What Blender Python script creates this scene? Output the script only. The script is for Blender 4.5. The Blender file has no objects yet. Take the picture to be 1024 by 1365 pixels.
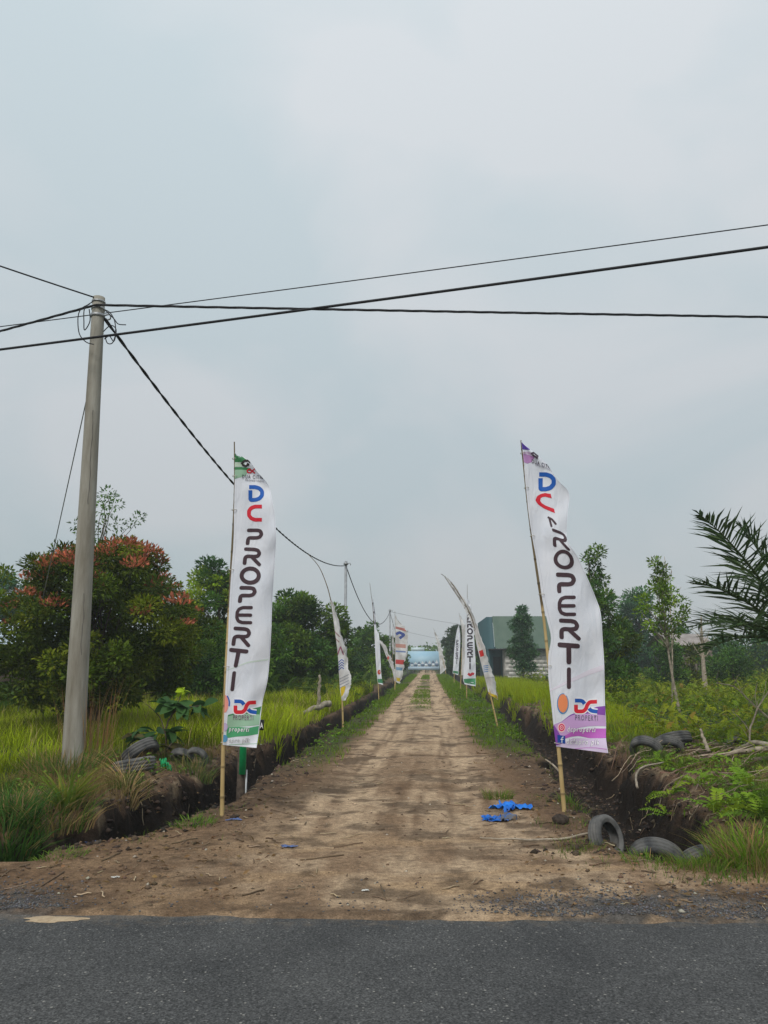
import bpy, math, random
import numpy as np
from mathutils import Vector, Matrix

R = math.radians
rng = np.random.default_rng(7)
random.seed(7)
scene = bpy.context.scene
COL = scene.collection

# ------------------------------------------------------------------ camera
FPX, EYE = 1025.0, 1.6                       # focal length in photo pixels, eye height
PITCH = math.atan(200 / FPX)
cam_d = bpy.data.cameras.new('camera')
cam = bpy.data.objects.new('camera', cam_d)
COL.objects.link(cam)
cam.location = (0, 0, EYE)
cam.rotation_euler = (R(90) + PITCH, 0, 0)
cam_d.sensor_fit = 'VERTICAL'
cam_d.sensor_height = 36
cam_d.lens = 36 * FPX / 1365
cam_d.clip_start = 0.05
cam_d.clip_end = 3000
scene.camera = cam

# ------------------------------------------------------------------ light
SUN_EL, SUN_AZ = R(46), R(200)               # high, behind the viewer
world = bpy.data.worlds.new('World')
scene.world = world
world.use_nodes = True
wn, wl = world.node_tree.nodes, world.node_tree.links
wn.clear()
w_out = wn.new('ShaderNodeOutputWorld')
w_bg = wn.new('ShaderNodeBackground')
w_bg.inputs['Strength'].default_value = 0.1
sky = wn.new('ShaderNodeTexSky')
sky.sky_type = 'NISHITA'
sky.sun_disc = False
sky.sun_elevation = SUN_EL
sky.sun_rotation = SUN_AZ
sky.air_density = 1.2
sky.dust_density = 4.0
w_tc = wn.new('ShaderNodeTexCoord')
w_map = wn.new('ShaderNodeMapping')
w_map.inputs['Scale'].default_value = (1.0, 1.0, 1.7)
w_map.inputs['Location'].default_value = (0.35, 0.2, 0.1)
w_n = wn.new('ShaderNodeTexNoise')
w_n.inputs['Scale'].default_value = 2.6
w_n.inputs['Detail'].default_value = 4.0
w_n.inputs['Roughness'].default_value = 0.45
w_n.inputs['Distortion'].default_value = 0.35
w_r = wn.new('ShaderNodeValToRGB')
w_r.color_ramp.elements[0].position = 0.42
w_r.color_ramp.elements[0].color = (0.58, 0.665, 0.705, 1)
w_r.color_ramp.elements[1].position = 0.60
w_r.color_ramp.elements[1].color = (0.68, 0.72, 0.75, 1)
w_mul = wn.new('ShaderNodeVectorMath')
w_mul.operation = 'SCALE'
w_mix = wn.new('ShaderNodeMix')
w_mix.data_type = 'RGBA'
w_mix.inputs['Factor'].default_value = 0.93
wl.new(w_tc.outputs['Generated'], w_map.inputs['Vector'])
wl.new(w_map.outputs['Vector'], w_n.inputs['Vector'])
wl.new(w_n.outputs['Fac'], w_r.inputs['Fac'])
wl.new(w_r.outputs['Color'], w_mul.inputs[0])
# an overcast sky grows evenly brighter from the horizon to the zenith
w_sep = wn.new('ShaderNodeSeparateXYZ')
w_el = wn.new('ShaderNodeMapRange')
w_el.inputs['From Min'].default_value = 0.0
w_el.inputs['From Max'].default_value = 1.0
w_el.inputs['To Min'].default_value = 5.85
w_el.inputs['To Max'].default_value = 10.25
wl.new(w_tc.outputs['Generated'], w_sep.inputs['Vector'])
wl.new(w_sep.outputs['Z'], w_el.inputs['Value'])
wl.new(w_el.outputs['Result'], w_mul.inputs['Scale'])
wl.new(sky.outputs['Color'], w_mix.inputs['A'])
wl.new(w_mul.outputs['Vector'], w_mix.inputs['B'])
wl.new(w_mix.outputs['Result'], w_bg.inputs['Color'])
wl.new(w_bg.outputs['Background'], w_out.inputs['Surface'])

sun_d = bpy.data.lights.new('sun', 'SUN')
sun_d.energy = 1.5
sun_d.angle = R(18)
sun_d.color = (1.0, 0.95, 0.88)
sun = bpy.data.objects.new('sun', sun_d)
COL.objects.link(sun)
sun.location = (-10, -20, 40)
# direction towards the sun, azimuth clockwise from +Y as the sky node counts it
sdir = Vector((math.sin(SUN_AZ) * math.cos(SUN_EL), math.cos(SUN_AZ) * math.cos(SUN_EL), math.sin(SUN_EL)))
sun.rotation_euler = sdir.to_track_quat('Z', 'Y').to_euler()

scene.render.engine = 'CYCLES'
scene.cycles.use_denoising = True
scene.cycles.max_bounces = 6
scene.cycles.transparent_max_bounces = 8
scene.cycles.volume_bounces = 1
scene.view_settings.view_transform = 'Standard'
scene.view_settings.look = 'None'
scene.view_settings.exposure = 0.30
scene.view_settings.gamma = 1.0
scene.view_settings.use_curve_mapping = False

# ------------------------------------------------------------------ geometry helpers
cP, sP = math.cos(PITCH), math.sin(PITCH)


def ray(px, py):
    x = (px - 512) / FPX
    u = (682.5 - py) / FPX
    return x, cP - u * sP, sP + u * cP


def gnd(px, py, z=0.0):
    """photo pixel -> point of the level z"""
    d = ray(px, py)
    k = (z - EYE) / d[2]
    return np.array([d[0] * k, d[1] * k, z])


def at(px, py, Y):
    """photo pixel -> point at distance Y in front of the viewer"""
    d = ray(px, py)
    k = Y / d[1]
    return np.array([d[0] * k, Y, EYE + d[2] * k])


HEAD = math.atan(60 / FPX * cP)              # heading of the dirt track
cH, sH = math.cos(HEAD), math.sin(HEAD)


def xy(s, t):
    return s * sH + t * cH, s * cH - t * sH


def st(x, y):
    return x * sH + y * cH, x * cH - y * sH


_perm = np.random.default_rng(3).random((256, 256))


def vnoise(x, y):
    xi, yi = np.floor(x).astype(int), np.floor(y).astype(int)
    fx, fy = x - xi, y - yi
    fx, fy = fx * fx * (3 - 2 * fx), fy * fy * (3 - 2 * fy)
    a, b = _perm[xi & 255, yi & 255], _perm[(xi + 1) & 255, yi & 255]
    c, d = _perm[xi & 255, (yi + 1) & 255], _perm[(xi + 1) & 255, (yi + 1) & 255]
    return (a * (1 - fx) + b * fx) * (1 - fy) + (c * (1 - fx) + d * fx) * fy


def fbm(x, y, f=1.0, o=4):
    x, y = np.asarray(x, float) * f, np.asarray(y, float) * f
    r, a, n = 0, 1.0, 0
    for i in range(o):
        r = r + a * vnoise(x + 17.3 * i, y + 9.1 * i)
        n += a
        a *= 0.5
        x, y = x * 2.03, y * 2.03
    return r / n


def sstep(a, b, x):
    t = np.clip((np.asarray(x, float) - a) / (b - a), 0, 1)
    return t * t * (3 - 2 * t)


ORIGIN = {}


def props(o, label=None, cat=None, group=None, kind=None):
    if label:
        o['label'] = label
    if cat:
        o['category'] = cat
    if group:
        o['group'] = group
    if kind:
        o['kind'] = kind
    return o


def thing(name, loc, label, cat, group=None):
    o = bpy.data.objects.new(name, None)
    o.empty_display_size = 0.2
    COL.objects.link(o)
    o.location = [float(c) for c in loc]
    ORIGIN[o] = np.array(loc, float)
    return props(o, label, cat, group)


def raw_mesh(name, V, T, mat=None, col=None, smooth=False, uv=None):
    """mesh from arrays; T is a list of index arrays (n,3) / (n,4)"""
    me = bpy.data.meshes.new(name)
    V = np.asarray(V, np.float32)
    if not isinstance(T, (list, tuple)) or np.ndim(T[0]) == 1:
        T = [T]
    T = [np.asarray(t, np.int32) for t in T if len(t)]
    me.vertices.add(len(V))
    me.vertices.foreach_set('co', V.ravel())
    loops = np.concatenate([t.ravel() for t in T])
    tot = np.concatenate([np.full(len(t), t.shape[1], np.int32) for t in T])
    me.loops.add(len(loops))
    me.loops.foreach_set('vertex_index', loops)
    me.polygons.add(len(tot))
    me.polygons.foreach_set('loop_start', np.concatenate([[0], np.cumsum(tot)[:-1]]).astype(np.int32))
    me.polygons.foreach_set('loop_total', tot)
    me.update(calc_edges=True)
    if smooth:
        me.polygons.foreach_set('use_smooth', np.ones(len(tot), bool))
    if col is not None:
        c = np.ones((len(V), 4), np.float32)
        c[:, :3] = col
        at_ = me.color_attributes.new('col', 'FLOAT_COLOR', 'POINT')
        at_.data.foreach_set('color', c.ravel())
    if mat:
        me.materials.append(mat)
    return me


def mk(name, V, T, mat, parent=None, col=None, smooth=False, origin=None):
    V = np.asarray(V, float)
    if parent is not None:
        off = ORIGIN[parent]
    elif origin is not None:
        off = np.asarray(origin, float)
    else:
        off = np.zeros(3)
    me = raw_mesh(name, V - off, T, mat, col, smooth)
    o = bpy.data.objects.new(name, me)
    COL.objects.link(o)
    ORIGIN[o] = off
    if parent is not None:
        o.parent = parent
    else:
        o.location = off
    return o


class MB:
    """collects pieces into one mesh"""

    def __init__(self):
        self.V, self.T, self.Q, self.C, self.n = [], [], [], [], 0

    def add(self, V, T=None, Q=None, col=None):
        V = np.asarray(V, float)
        if T is not None and len(T):
            self.T.append(np.asarray(T, int) + self.n)
        if Q is not None and len(Q):
            self.Q.append(np.asarray(Q, int) + self.n)
        self.V.append(V)
        if col is not None:
            self.C.append(np.broadcast_to(np.asarray(col, float), (len(V), 3)))
        self.n += len(V)
        return self

    def box(self, lo, hi, col=None, rz=0, ctr=None):
        lo, hi = np.asarray(lo, float), np.asarray(hi, float)
        V = np.array([[x, y, z] for z in (lo[2], hi[2]) for y in (lo[1], hi[1]) for x in (lo[0], hi[0])])
        if rz:
            c = (lo + hi) / 2 if ctr is None else np.asarray(ctr, float)
            d = V - c
            V[:, 0] = c[0] + d[:, 0] * math.cos(rz) - d[:, 1] * math.sin(rz)
            V[:, 1] = c[1] + d[:, 0] * math.sin(rz) + d[:, 1] * math.cos(rz)
        return self.add(V, Q=[[0, 2, 3, 1], [4, 5, 7, 6], [0, 1, 5, 4], [2, 6, 7, 3], [0, 4, 6, 2], [1, 3, 7, 5]], col=col)

    def tube(self, P, rad, n=6, col=None, cap=True):
        P = np.asarray(P, float)
        m = len(P)
        rad = np.broadcast_to(np.asarray(rad, float), (m,))
        tg = np.gradient(P, axis=0)
        tg /= np.linalg.norm(tg, axis=1)[:, None] + 1e-12
        ref = np.array([0, 0, 1.0]) if abs(tg[:, 2]).mean() < 0.8 else np.array([0, 1.0, 0])
        a = np.cross(tg, ref)
        a /= np.linalg.norm(a, axis=1)[:, None] + 1e-12
        b = np.cross(a, tg)
        th = np.arange(n) / n * 2 * math.pi
        V = (P[:, None, :] + rad[:, None, None] * (np.cos(th)[None, :, None] * a[:, None, :] + np.sin(th)[None, :, None] * b[:, None, :])).reshape(-1, 3)
        i = np.arange(m - 1)[:, None] * n
        j = np.arange(n)[None, :]
        Q = np.stack([i + j, i + (j + 1) % n, i + n + (j + 1) % n, i + n + j], -1).reshape(-1, 4)
        T = []
        if cap:
            V = np.vstack([V, P[:1], P[-1:]])
            k = m * n
            T = [[k, (q + 1) % n, q] for q in range(n)] + [[k + 1, (m - 1) * n + q, (m - 1) * n + (q + 1) % n] for q in range(n)]
        return self.add(V, T, Q, col)

    def build(self, name, mat, parent=None, smooth=False, origin=None):
        V = np.vstack(self.V)
        F = []
        if self.T:
            F.append(np.vstack(self.T))
        if self.Q:
            F.append(np.vstack(self.Q))
        col = np.vstack(self.C) if self.C else None
        return mk(name, V, F, mat, parent, col, smooth, origin)


def interp_path(P, n):
    """smooth (Catmull-Rom) resampling of control points"""
    P = np.asarray(P, float)
    k = len(P)
    if k < 3:
        u = np.linspace(0, 1, n)[:, None]
        return P[0] * (1 - u) + P[-1] * u
    out = []
    for q in np.linspace(0, k - 1 - 1e-9, n):
        i = int(q)
        f = q - i
        p0, p1, p2, p3 = P[max(i - 1, 0)], P[i], P[min(i + 1, k - 1)], P[min(i + 2, k - 1)]
        out.append(0.5 * ((2 * p1) + (-p0 + p2) * f + (2 * p0 - 5 * p1 + 4 * p2 - p3) * f * f + (-p0 + 3 * p1 - 3 * p2 + p3) * f ** 3))
    return np.array(out)


# ------------------------------------------------------------------ materials
def new_mat(name):
    m = bpy.data.materials.new(name)
    m.use_nodes = True
    nt = m.node_tree
    return m, nt.nodes, nt.links, nt.nodes['Principled BSDF']


def noise_mat(name, c1, c2, scale=8, rough=0.85, bump=0.0, bscale=None, detail=6, spec=0.3, attr=False, lo=0.35, hi=0.65, stretch=None, metallic=0, vary=0.0):
    m, N, L, b = new_mat(name)
    tc = N.new('ShaderNodeTexCoord')
    vec = tc.outputs['Object']
    if stretch:
        mp = N.new('ShaderNodeMapping')
        mp.inputs['Scale'].default_value = stretch
        L.new(vec, mp.inputs['Vector'])
        vec = mp.outputs['Vector']
    n = N.new('ShaderNodeTexNoise')
    n.inputs['Scale'].default_value = scale
    n.inputs['Detail'].default_value = detail
    n.inputs['Roughness'].default_value = 0.6
    L.new(vec, n.inputs['Vector'])
    r = N.new('ShaderNodeValToRGB')
    r.color_ramp.elements[0].position = lo
    r.color_ramp.elements[1].position = hi
    r.color_ramp.elements[0].color = (*c1, 1)
    r.color_ramp.elements[1].color = (*c2, 1)
    L.new(n.outputs['Fac'], r.inputs['Fac'])
    outc = r.outputs['Color']
    if attr:
        a = N.new('ShaderNodeAttribute')
        a.attribute_name = 'col'
        mx = N.new('ShaderNodeMix')
        mx.data_type = 'RGBA'
        mx.blend_type = 'MULTIPLY'
        mx.inputs['Factor'].default_value = 1
        L.new(a.outputs['Color'], mx.inputs['A'])
        L.new(outc, mx.inputs['B'])
        outc = mx.outputs['Result']
    L.new(outc, b.inputs['Base Color'])
    b.inputs['Roughness'].default_value = rough
    b.inputs['Specular IOR Level'].default_value = spec
    b.inputs['Metallic'].default_value = metallic
    if bump:
        n2 = N.new('ShaderNodeTexNoise')
        n2.inputs['Scale'].default_value = bscale or scale * 3
        n2.inputs['Detail'].default_value = 8
        n2.inputs['Roughness'].default_value = 0.65
        L.new(vec, n2.inputs['Vector'])
        bp = N.new('ShaderNodeBump')
        bp.inputs['Strength'].default_value = 1.0
        bp.inputs['Distance'].default_value = bump
        L.new(n2.outputs['Fac'], bp.inputs['Height'])
        L.new(bp.outputs['Normal'], b.inputs['Normal'])
    return m


def leaf_mat(name, trans=0.3, rough=0.5, spec=0.35):
    m, N, L, b = new_mat(name)
    a = N.new('ShaderNodeAttribute')
    a.attribute_name = 'col'
    L.new(a.outputs['Color'], b.inputs['Base Color'])
    b.inputs['Roughness'].default_value = rough
    b.inputs['Specular IOR Level'].default_value = spec
    t = N.new('ShaderNodeBsdfTranslucent')
    L.new(a.outputs['Color'], t.inputs['Color'])
    mx = N.new('ShaderNodeMixShader')
    mx.inputs[0].default_value = trans
    L.new(b.outputs[0], mx.inputs[1])
    L.new(t.outputs[0], mx.inputs[2])
    L.new(mx.outputs[0], N['Material Output'].inputs['Surface'])
    return m


def plain(name, c, rough=0.6, spec=0.4, metallic=0, wear=0.12, scale=14):
    c1 = tuple(x * (1 - wear) for x in c)
    c2 = tuple(min(1, x * (1 + wear)) for x in c)
    return noise_mat(name, c1, c2, scale, rough, spec=spec, metallic=metallic)


M_LEAF = leaf_mat('leaf', 0.3, 0.6, 0.12)
M_GRASS = leaf_mat('grass_blade', 0.4, 0.7, 0.08)
M_BARK = noise_mat('bark', (0.06, 0.045, 0.032), (0.15, 0.12, 0.09), 14, 0.9, 0.01, 40)
M_PALEBARK = noise_mat('pale_bark', (0.17, 0.14, 0.10), (0.38, 0.34, 0.27), 9, 0.9, 0.006, 40)
M_DEAD = noise_mat('dead_wood', (0.20, 0.165, 0.125), (0.42, 0.36, 0.28), 12, 0.9, 0.005, 60)
M_PRINT = {}


def cloth_mat(name, c1, c2, scale=3):
    m, N, L, b = new_mat(name)
    tc = N.new('ShaderNodeTexCoord')
    n = N.new('ShaderNodeTexNoise')
    n.inputs['Scale'].default_value = scale
    n.inputs['Detail'].default_value = 5
    L.new(tc.outputs['Object'], n.inputs['Vector'])
    r = N.new('ShaderNodeValToRGB')
    r.color_ramp.elements[0].position = 0.38
    r.color_ramp.elements[1].position = 0.62
    r.color_ramp.elements[0].color = (*c1, 1)
    r.color_ramp.elements[1].color = (*c2, 1)
    L.new(n.outputs['Fac'], r.inputs['Fac'])
    L.new(r.outputs['Color'], b.inputs['Base Color'])
    b.inputs['Roughness'].default_value = 0.7
    b.inputs['Specular IOR Level'].default_value = 0.25
    w = N.new('ShaderNodeTexNoise')
    w.inputs['Scale'].default_value = 5
    w.inputs['Detail'].default_value = 5
    w.inputs['Distortion'].default_value = 0.8
    wm = N.new('ShaderNodeMapping')
    wm.inputs['Rotation'].default_value = (0, 0.6, 0)
    wm.inputs['Scale'].default_value = (2.2, 1, 0.55)
    L.new(tc.outputs['Object'], wm.inputs['Vector'])
    L.new(wm.outputs['Vector'], w.inputs['Vector'])
    bp = N.new('ShaderNodeBump')
    bp.inputs['Distance'].default_value = 0.03
    bp.inputs['Strength'].default_value = 0.7
    L.new(w.outputs['Fac'], bp.inputs['Height'])
    L.new(bp.outputs['Normal'], b.inputs['Normal'])
    t = N.new('ShaderNodeBsdfTranslucent')
    L.new(r.outputs['Color'], t.inputs['Color'])
    mx = N.new('ShaderNodeMixShader')
    mx.inputs[0].default_value = 0.22
    L.new(b.outputs[0], mx.inputs[1])
    L.new(t.outputs[0], mx.inputs[2])
    L.new(mx.outputs[0], N['Material Output'].inputs['Surface'])
    return m


M_CLOTH = cloth_mat('white_polyester', (0.77, 0.80, 0.88), (0.83, 0.845, 0.91))
M_OLDCLOTH = cloth_mat('weathered_polyester', (0.50, 0.48, 0.47), (0.76, 0.76, 0.77), 2.2)


def ink(c):
    k = tuple(round(x, 3) for x in c)
    if k not in M_PRINT:
        m, N, L, b = new_mat('print_ink')
        b.inputs['Base Color'].default_value = (*c, 1)
        b.inputs['Roughness'].default_value = 0.65
        b.inputs['Specular IOR Level'].default_value = 0.25
        M_PRINT[k] = m
    return M_PRINT[k]


# ------------------------------------------------------------------ terrain
EDGE_A = gnd(0, 1215)
EDGE_B = gnd(1024, 1228)
EDGE_SLOPE = (EDGE_B[1] - EDGE_A[1]) / (EDGE_B[0] - EDGE_A[0])


def edge_y(x):
    return EDGE_A[1] + EDGE_SLOPE * (x - EDGE_A[0])


# centre lines of the ditches in track coordinates (s along, t across)
LD_S = np.array([6.0, 6.3, 6.7, 7.3, 8.2, 9.2, 11, 15, 22, 30, 60, 130, 400])
LD_T = np.array([-14, -5.6, -4.1, -3.45, -3.05, -2.92, -2.85, -2.82, -2.65, -2.55, -2.7, -2.7, -2.7])
RD_S = np.array([6.9, 8, 9, 12, 17, 25, 36, 60, 130, 400])
RD_T = np.array([2.05, 2.15, 2.25, 2.42, 2.55, 2.7, 2.9, 3.0, 3.0, 3.0])


def ditch_l(s, t):
    """0..1 depth of the left ditch"""
    tc = np.interp(s, LD_S, LD_T)
    w = np.interp(s, [6, 7, 8, 10, 20, 40], [0.5, 0.45, 0.5, 0.52, 0.42, 0.4])
    wob = 0.30 * (fbm(s, t, 1.4, 4) - 0.5) * 2
    d1 = 1 - sstep(0.55, 1.15, np.abs(t - tc + wob) / w)
    # the stretch that turns along the asphalt
    yc = 6.95 + 0.12 * np.sin(t * 1.1) + 0.15 * (fbm(s, t, 1.3, 3) - 0.5)
    ww = 0.42
    d2 = (1 - sstep(0.5, 1.2, np.abs(s - yc) / ww)) * sstep(-3.2, -3.9, t)
    return np.maximum(d1 * sstep(7.0, 7.5, s), d2)


def ditch_r(s, t):
    tc = np.interp(s, RD_S, RD_T)
    w = np.interp(s, [7, 8, 10, 20, 40], [0.36, 0.52, 0.6, 0.52, 0.45])
    wob = 0.34 * (fbm(s + 40, t, 1.3, 4) - 0.5) * 2
    d1 = 1 - sstep(0.5, 1.15, np.abs(t - tc + wob) / w)
    return d1 * sstep(6.75, 7.5, s + 0.3 * (fbm(s, t, 2, 2) - 0.5))


def height(x, y):
    x, y = np.asarray(x, float), np.asarray(y, float)
    s, t = st(x, y)
    e = y - edge_y(x)                          # metres past the asphalt edge
    z = 0.03 * (fbm(x, y, 0.9, 4) - 0.5) * sstep(0.0, 1.5, e)
    z += 0.016 * (fbm(x, y, 7, 3) - 0.5) * sstep(0.1, 0.7, e)
    # two wheel ruts
    for tc in (-1.05, 0.35):
        z -= 0.03 * np.exp(-((t - tc + 0.12 * np.sin(s * 0.3)) / 0.28) ** 2) * sstep(7, 10, s)
    # banks of dug-out soil beyond the ditches
    lump = fbm(x, y, 1.6, 4)
    bl = sstep(-3.2, -3.6, t) * sstep(-5.4, -4.2, t) * sstep(7.3, 8.2, s) * (0.25 + 0.75 * sstep(18, 14, s))
    z += bl * (0.02 + 0.16 * lump) * np.interp(s, [7, 12, 20, 40], [1, 0.9, 0.6, 0.4])
    br = sstep(2.85, 3.35, t) * sstep(6.6, 5.0, t) * sstep(7.4, 8.6, s)
    z += br * (-0.02 + 0.26 * lump) * np.interp(s, [7, 12, 18, 40], [1.0, 0.9, 0.7, 0.5])
    # broken, rooty soil on the banks and ditch walls
    rough = np.maximum(bl, br) * sstep(30, 20, s)
    wallz = np.clip(4 * ditch_l(s, t) * (1 - ditch_l(s, t)) + 4 * ditch_r(s, t) * (1 - ditch_r(s, t)), 0, 1)
    z += np.maximum(rough, wallz) * (0.16 * (fbm(x + 2, y, 3.6, 3) - 0.5) + 0.10 * (np.abs(fbm(x, y + 8, 8, 3) - 0.5) * 2 - 0.3))
    # heap further along the right ditch
    z += 0.42 * np.exp(-(((s - 25) / 3.5) ** 2 + ((t - 4.1) / 0.6) ** 2)) * (0.6 + 0.8 * lump)
    dl, dr = ditch_l(s, t), ditch_r(s, t)
    z -= (0.58 + 0.1 * lump) * dl + np.interp(s, [7, 12, 20], [0.72, 0.62, 0.5]) * (0.9 + 0.3 * lump) * dr
    # spoil between track and right ditch
    z += 0.09 * (lump - 0.3) * sstep(0.9, 1.4, t) * sstep(2.0, 1.6, t) * sstep(8, 9.5, s)
    z += 0.07 * (lump - 0.3) * sstep(-1.7, -2.0, t) * sstep(-2.5, -2.2, t) * sstep(8, 9.5, s)
    # sand lapping the asphalt
    lip = np.exp(-(e / 0.16) ** 2)
    z += lip * (0.012 + 0.06 * (fbm(x, y, 2.6, 4) - 0.5)) * (np.abs(x) < 14)
    return np.where(e < -0.3, -0.05, np.where(e < 0, z * (1 + e / 0.3) - 0.05 * (-e / 0.3), z))


def ground_colour(x, y):
    s, t = st(x, y)
    e = y - edge_y(x)
    n1, n2, n3 = fbm(x, y, 0.8, 4), fbm(x + 31, y, 2.6, 4), fbm(x, y + 77, 9, 3)
    sand = np.array([0.47, 0.345, 0.228])
    brown = np.array([0.205, 0.128, 0.075])
    dark = np.array([0.085, 0.056, 0.036])
    peat = np.array([0.019, 0.014, 0.011])
    green = np.array([0.055, 0.075, 0.022])
    grey = np.array([0.13, 0.125, 0.12])
    c = np.zeros(x.shape + (3,)) + brown

    def mixin(c, col, f):
        f = np.clip(f, 0, 1)[..., None]
        return c * (1 - f) + col * f

    # drifted pale sand along the track and fanning out at the mouth
    half = np.interp(s, [5, 6, 7, 8.5, 11, 20, 60], [3.0, 2.4, 1.8, 1.35, 1.2, 1.15, 1.2])
    inside = 1 - sstep(0.7, 1.2, np.abs(t + 0.33) / half + 0.7 * (n1 - 0.5) + 0.35 * (n2 - 0.5))
    streak = fbm(t * 2.2, s * 0.35, 1.5, 4)                     # stretched along the track
    c = mixin(c, sand, inside * (0.25 + 1.0 * sstep(0.36, 0.62, 0.5 * streak + 0.5 * n2)))
    far = sstep(10, 16, s)
    rut = np.exp(-((t + 1.05) / 0.4) ** 2) + np.exp(-((t - 0.35) / 0.4) ** 2)
    c = mixin(c, sand * 1.08, rut * far * 0.85)
    tread = fbm(t * 9 + 1.5 * np.sin(s * 0.25), s * 0.22, 1.0, 3)
    c = mixin(c, brown * 0.8, inside * sstep(0.56, 0.70, tread) * 0.6 * sstep(7.0, 9.0, s))
    c = mixin(c, sand * 1.15, inside * sstep(0.46, 0.34, tread) * 0.55 * sstep(7.0, 9.0, s))
    fan = fbm(x * 0.55 + y * 0.5, y * 2.4 - x * 0.25, 1.5, 4)          # wheel marks sweeping round to the asphalt
    mouth = sstep(8.4, 6.8, s)
    c = mixin(c, np.array([0.42, 0.285, 0.165]), mouth * sstep(0.42, 0.6, fan) * 0.7)
    c = mixin(c, dark * 1.3, mouth * sstep(0.58, 0.7, fbm(x * 0.8 + 7, y * 2.2, 1.7, 4)) * 0.65)
    bands = sstep(0.55, 0.72, fbm(s * 1.6, t * 0.5, 1.6, 3)) * sstep(8.5, 10, s) * sstep(24, 15, s)
    c = mixin(c, brown * 0.75, bands * 0.55 * (np.abs(t + 0.3) < 1.6))
    c = mixin(c, dark, sstep(0.57, 0.70, n2) * 0.7)
    c = mixin(c, brown * 0.8, sstep(-0.6, -1.6, x + 1.2 * (n1 - 0.5)) * sstep(9, 7, s) * 0.55)
    c = mixin(c, dark, sstep(0.66, 0.8, fbm(x + 5, y - 3, 5, 3)) * 0.7)
    # soil either side of the track
    side = np.maximum(sstep(0.95, 1.5, t + 0.5 * (n2 - 0.5)), sstep(-1.75, -2.15, t + 0.5 * (n2 - 0.5))) * sstep(7.2, 8.8, s + 1.6 * (n1 - 0.5))
    c = mixin(c, dark * 1.25, side * 0.85)
    c = mixin(c, brown * 0.9, side * sstep(0.5, 0.7, n3) * 0.6)
    # verge weeds
    gl = sstep(-1.45, -1.8, t + 0.6 * (n2 - 0.5)) * sstep(11, 15, s) * (t > -2.4)
    gr = sstep(0.85, 1.15, t + 0.6 * (n2 - 0.5)) * sstep(13, 17, s) * (t < 2.4)
    c = mixin(c, green, np.maximum(gl, gr) * 0.9)
    c = mixin(c, green, np.exp(-((t + 0.35) / 0.35) ** 2) * sstep(24, 30, s) * sstep(0.42, 0.6, n1) * 0.8)
    # fields
    c = mixin(c, green * 0.8, sstep(-4.4, -5.2, t + (n2 - 0.5)) * sstep(7.5, 8.5, s))
    c = mixin(c, green * 0.8, sstep(5.2, 6.5, t + (n2 - 0.5)) * sstep(7.0, 8.0, s))
    c = mixin(c, green, sstep(60, 100, s) * (np.abs(t + 0.3) > 1.9))
    dl, dr = ditch_l(s, t), ditch_r(s, t)
    bank = np.maximum(sstep(-3.0, -3.4, t) * sstep(-5.6, -4.6, t) * sstep(18, 15, s), sstep(2.7, 3.2, t) * sstep(7.0, 5.6, t)) * sstep(7.2, 8.0, s)
    straw = np.array([0.30, 0.23, 0.15])
    c = mixin(c, np.array([0.12, 0.075, 0.048]), bank * 0.8)
    c = mixin(c, straw, bank * sstep(0.56, 0.68, fbm(x * 2.5, y, 6, 3)) * 0.7)
    c = mixin(c, peat * 1.5, bank * sstep(0.55, 0.66, fbm(x + 9, y + 4, 4, 3)) * 0.8)
    c = mixin(c, peat * 1.25, sstep(0.02, 0.14, np.maximum(dl, dr)))
    # dark stone chips on the shoulder
    gx = np.maximum(sstep(0.55, 1.6, x + 1.3 * (n1 - 0.5)), sstep(-2.0, -2.5, x + 0.8 * (n1 - 0.5)))
    c = mixin(c, grey * 0.75, gx * sstep(0.75, 0.35, e + 0.7 * (n2 - 0.5) + 0.02 * n3) * (0.35 + 0.6 * sstep(0.4, 0.6, n3)))
    c = mixin(c, green * 0.9, sstep(-0.5, 1.0, -e - 7.2))
    return np.clip(c, 0.008, 1)


def axis(parts):
    out = [np.arange(a, b, d) for a, b, d in parts]
    return np.concatenate(out)


gs = np.concatenate([[-400, -300, -200, -120, -80, -50, -30, -20, -14, -10, -6, -2, 1, 3, 4.2], axis([(4.6, 14, 0.055), (14, 22, 0.12), (22, 34, 0.3), (34, 60, 0.8), (60, 130, 3), (130, 401, 15)])])
tpos = axis([(6, 9, 0.15), (9, 16, 0.4), (16, 40, 1.5), (40, 120, 6), (120, 401, 25)])
gt = np.concatenate([-tpos[::-1], axis([(-5.94, 6, 0.055)]), tpos])
S, T_ = np.meshgrid(gs, gt, indexing='ij')
GX, GY = xy(S, T_)
GZ = height(GX, GY)
dw = np.maximum(ditch_l(S, T_), ditch_r(S, T_))
wall_mask = np.clip(dw * 3, 0, 1) * np.clip((1 - dw) * 4, 0, 1)
push = 0.30 * (fbm(S * 1.0 + 50, GZ * 3.0 + T_ * 0.3, 2.2, 4) - 0.5) + 0.14 * (fbm(S + 9, GZ * 2 + 4, 8, 3) - 0.5)
lx, ly = xy(S, T_ + push * wall_mask * (S < 30))
GX, GY = np.where(wall_mask > 0, lx, GX), np.where(wall_mask > 0, ly, GY)
GZ = GZ + wall_mask * 0.10 * (fbm(GX + 3, GY, 6, 3) - 0.5) * (S < 30)
ni, nj = S.shape
ii = np.arange(ni - 1)[:, None] * nj
jj = np.arange(nj - 1)[None, :]
GQ = np.stack([ii + jj, ii + jj + 1, ii + nj + jj + 1, ii + nj + jj], -1).reshape(-1, 4)
M_SOIL = noise_mat('soil', (0.72, 0.70, 0.68), (1.25, 1.23, 1.21), 16, 0.95, 0.03, 42, detail=12, spec=0.15, attr=True)
sn, sl = M_SOIL.node_tree.nodes, M_SOIL.node_tree.links
s_b = sn['Principled BSDF']
src = s_b.inputs['Base Color'].links[0].from_socket
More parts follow.
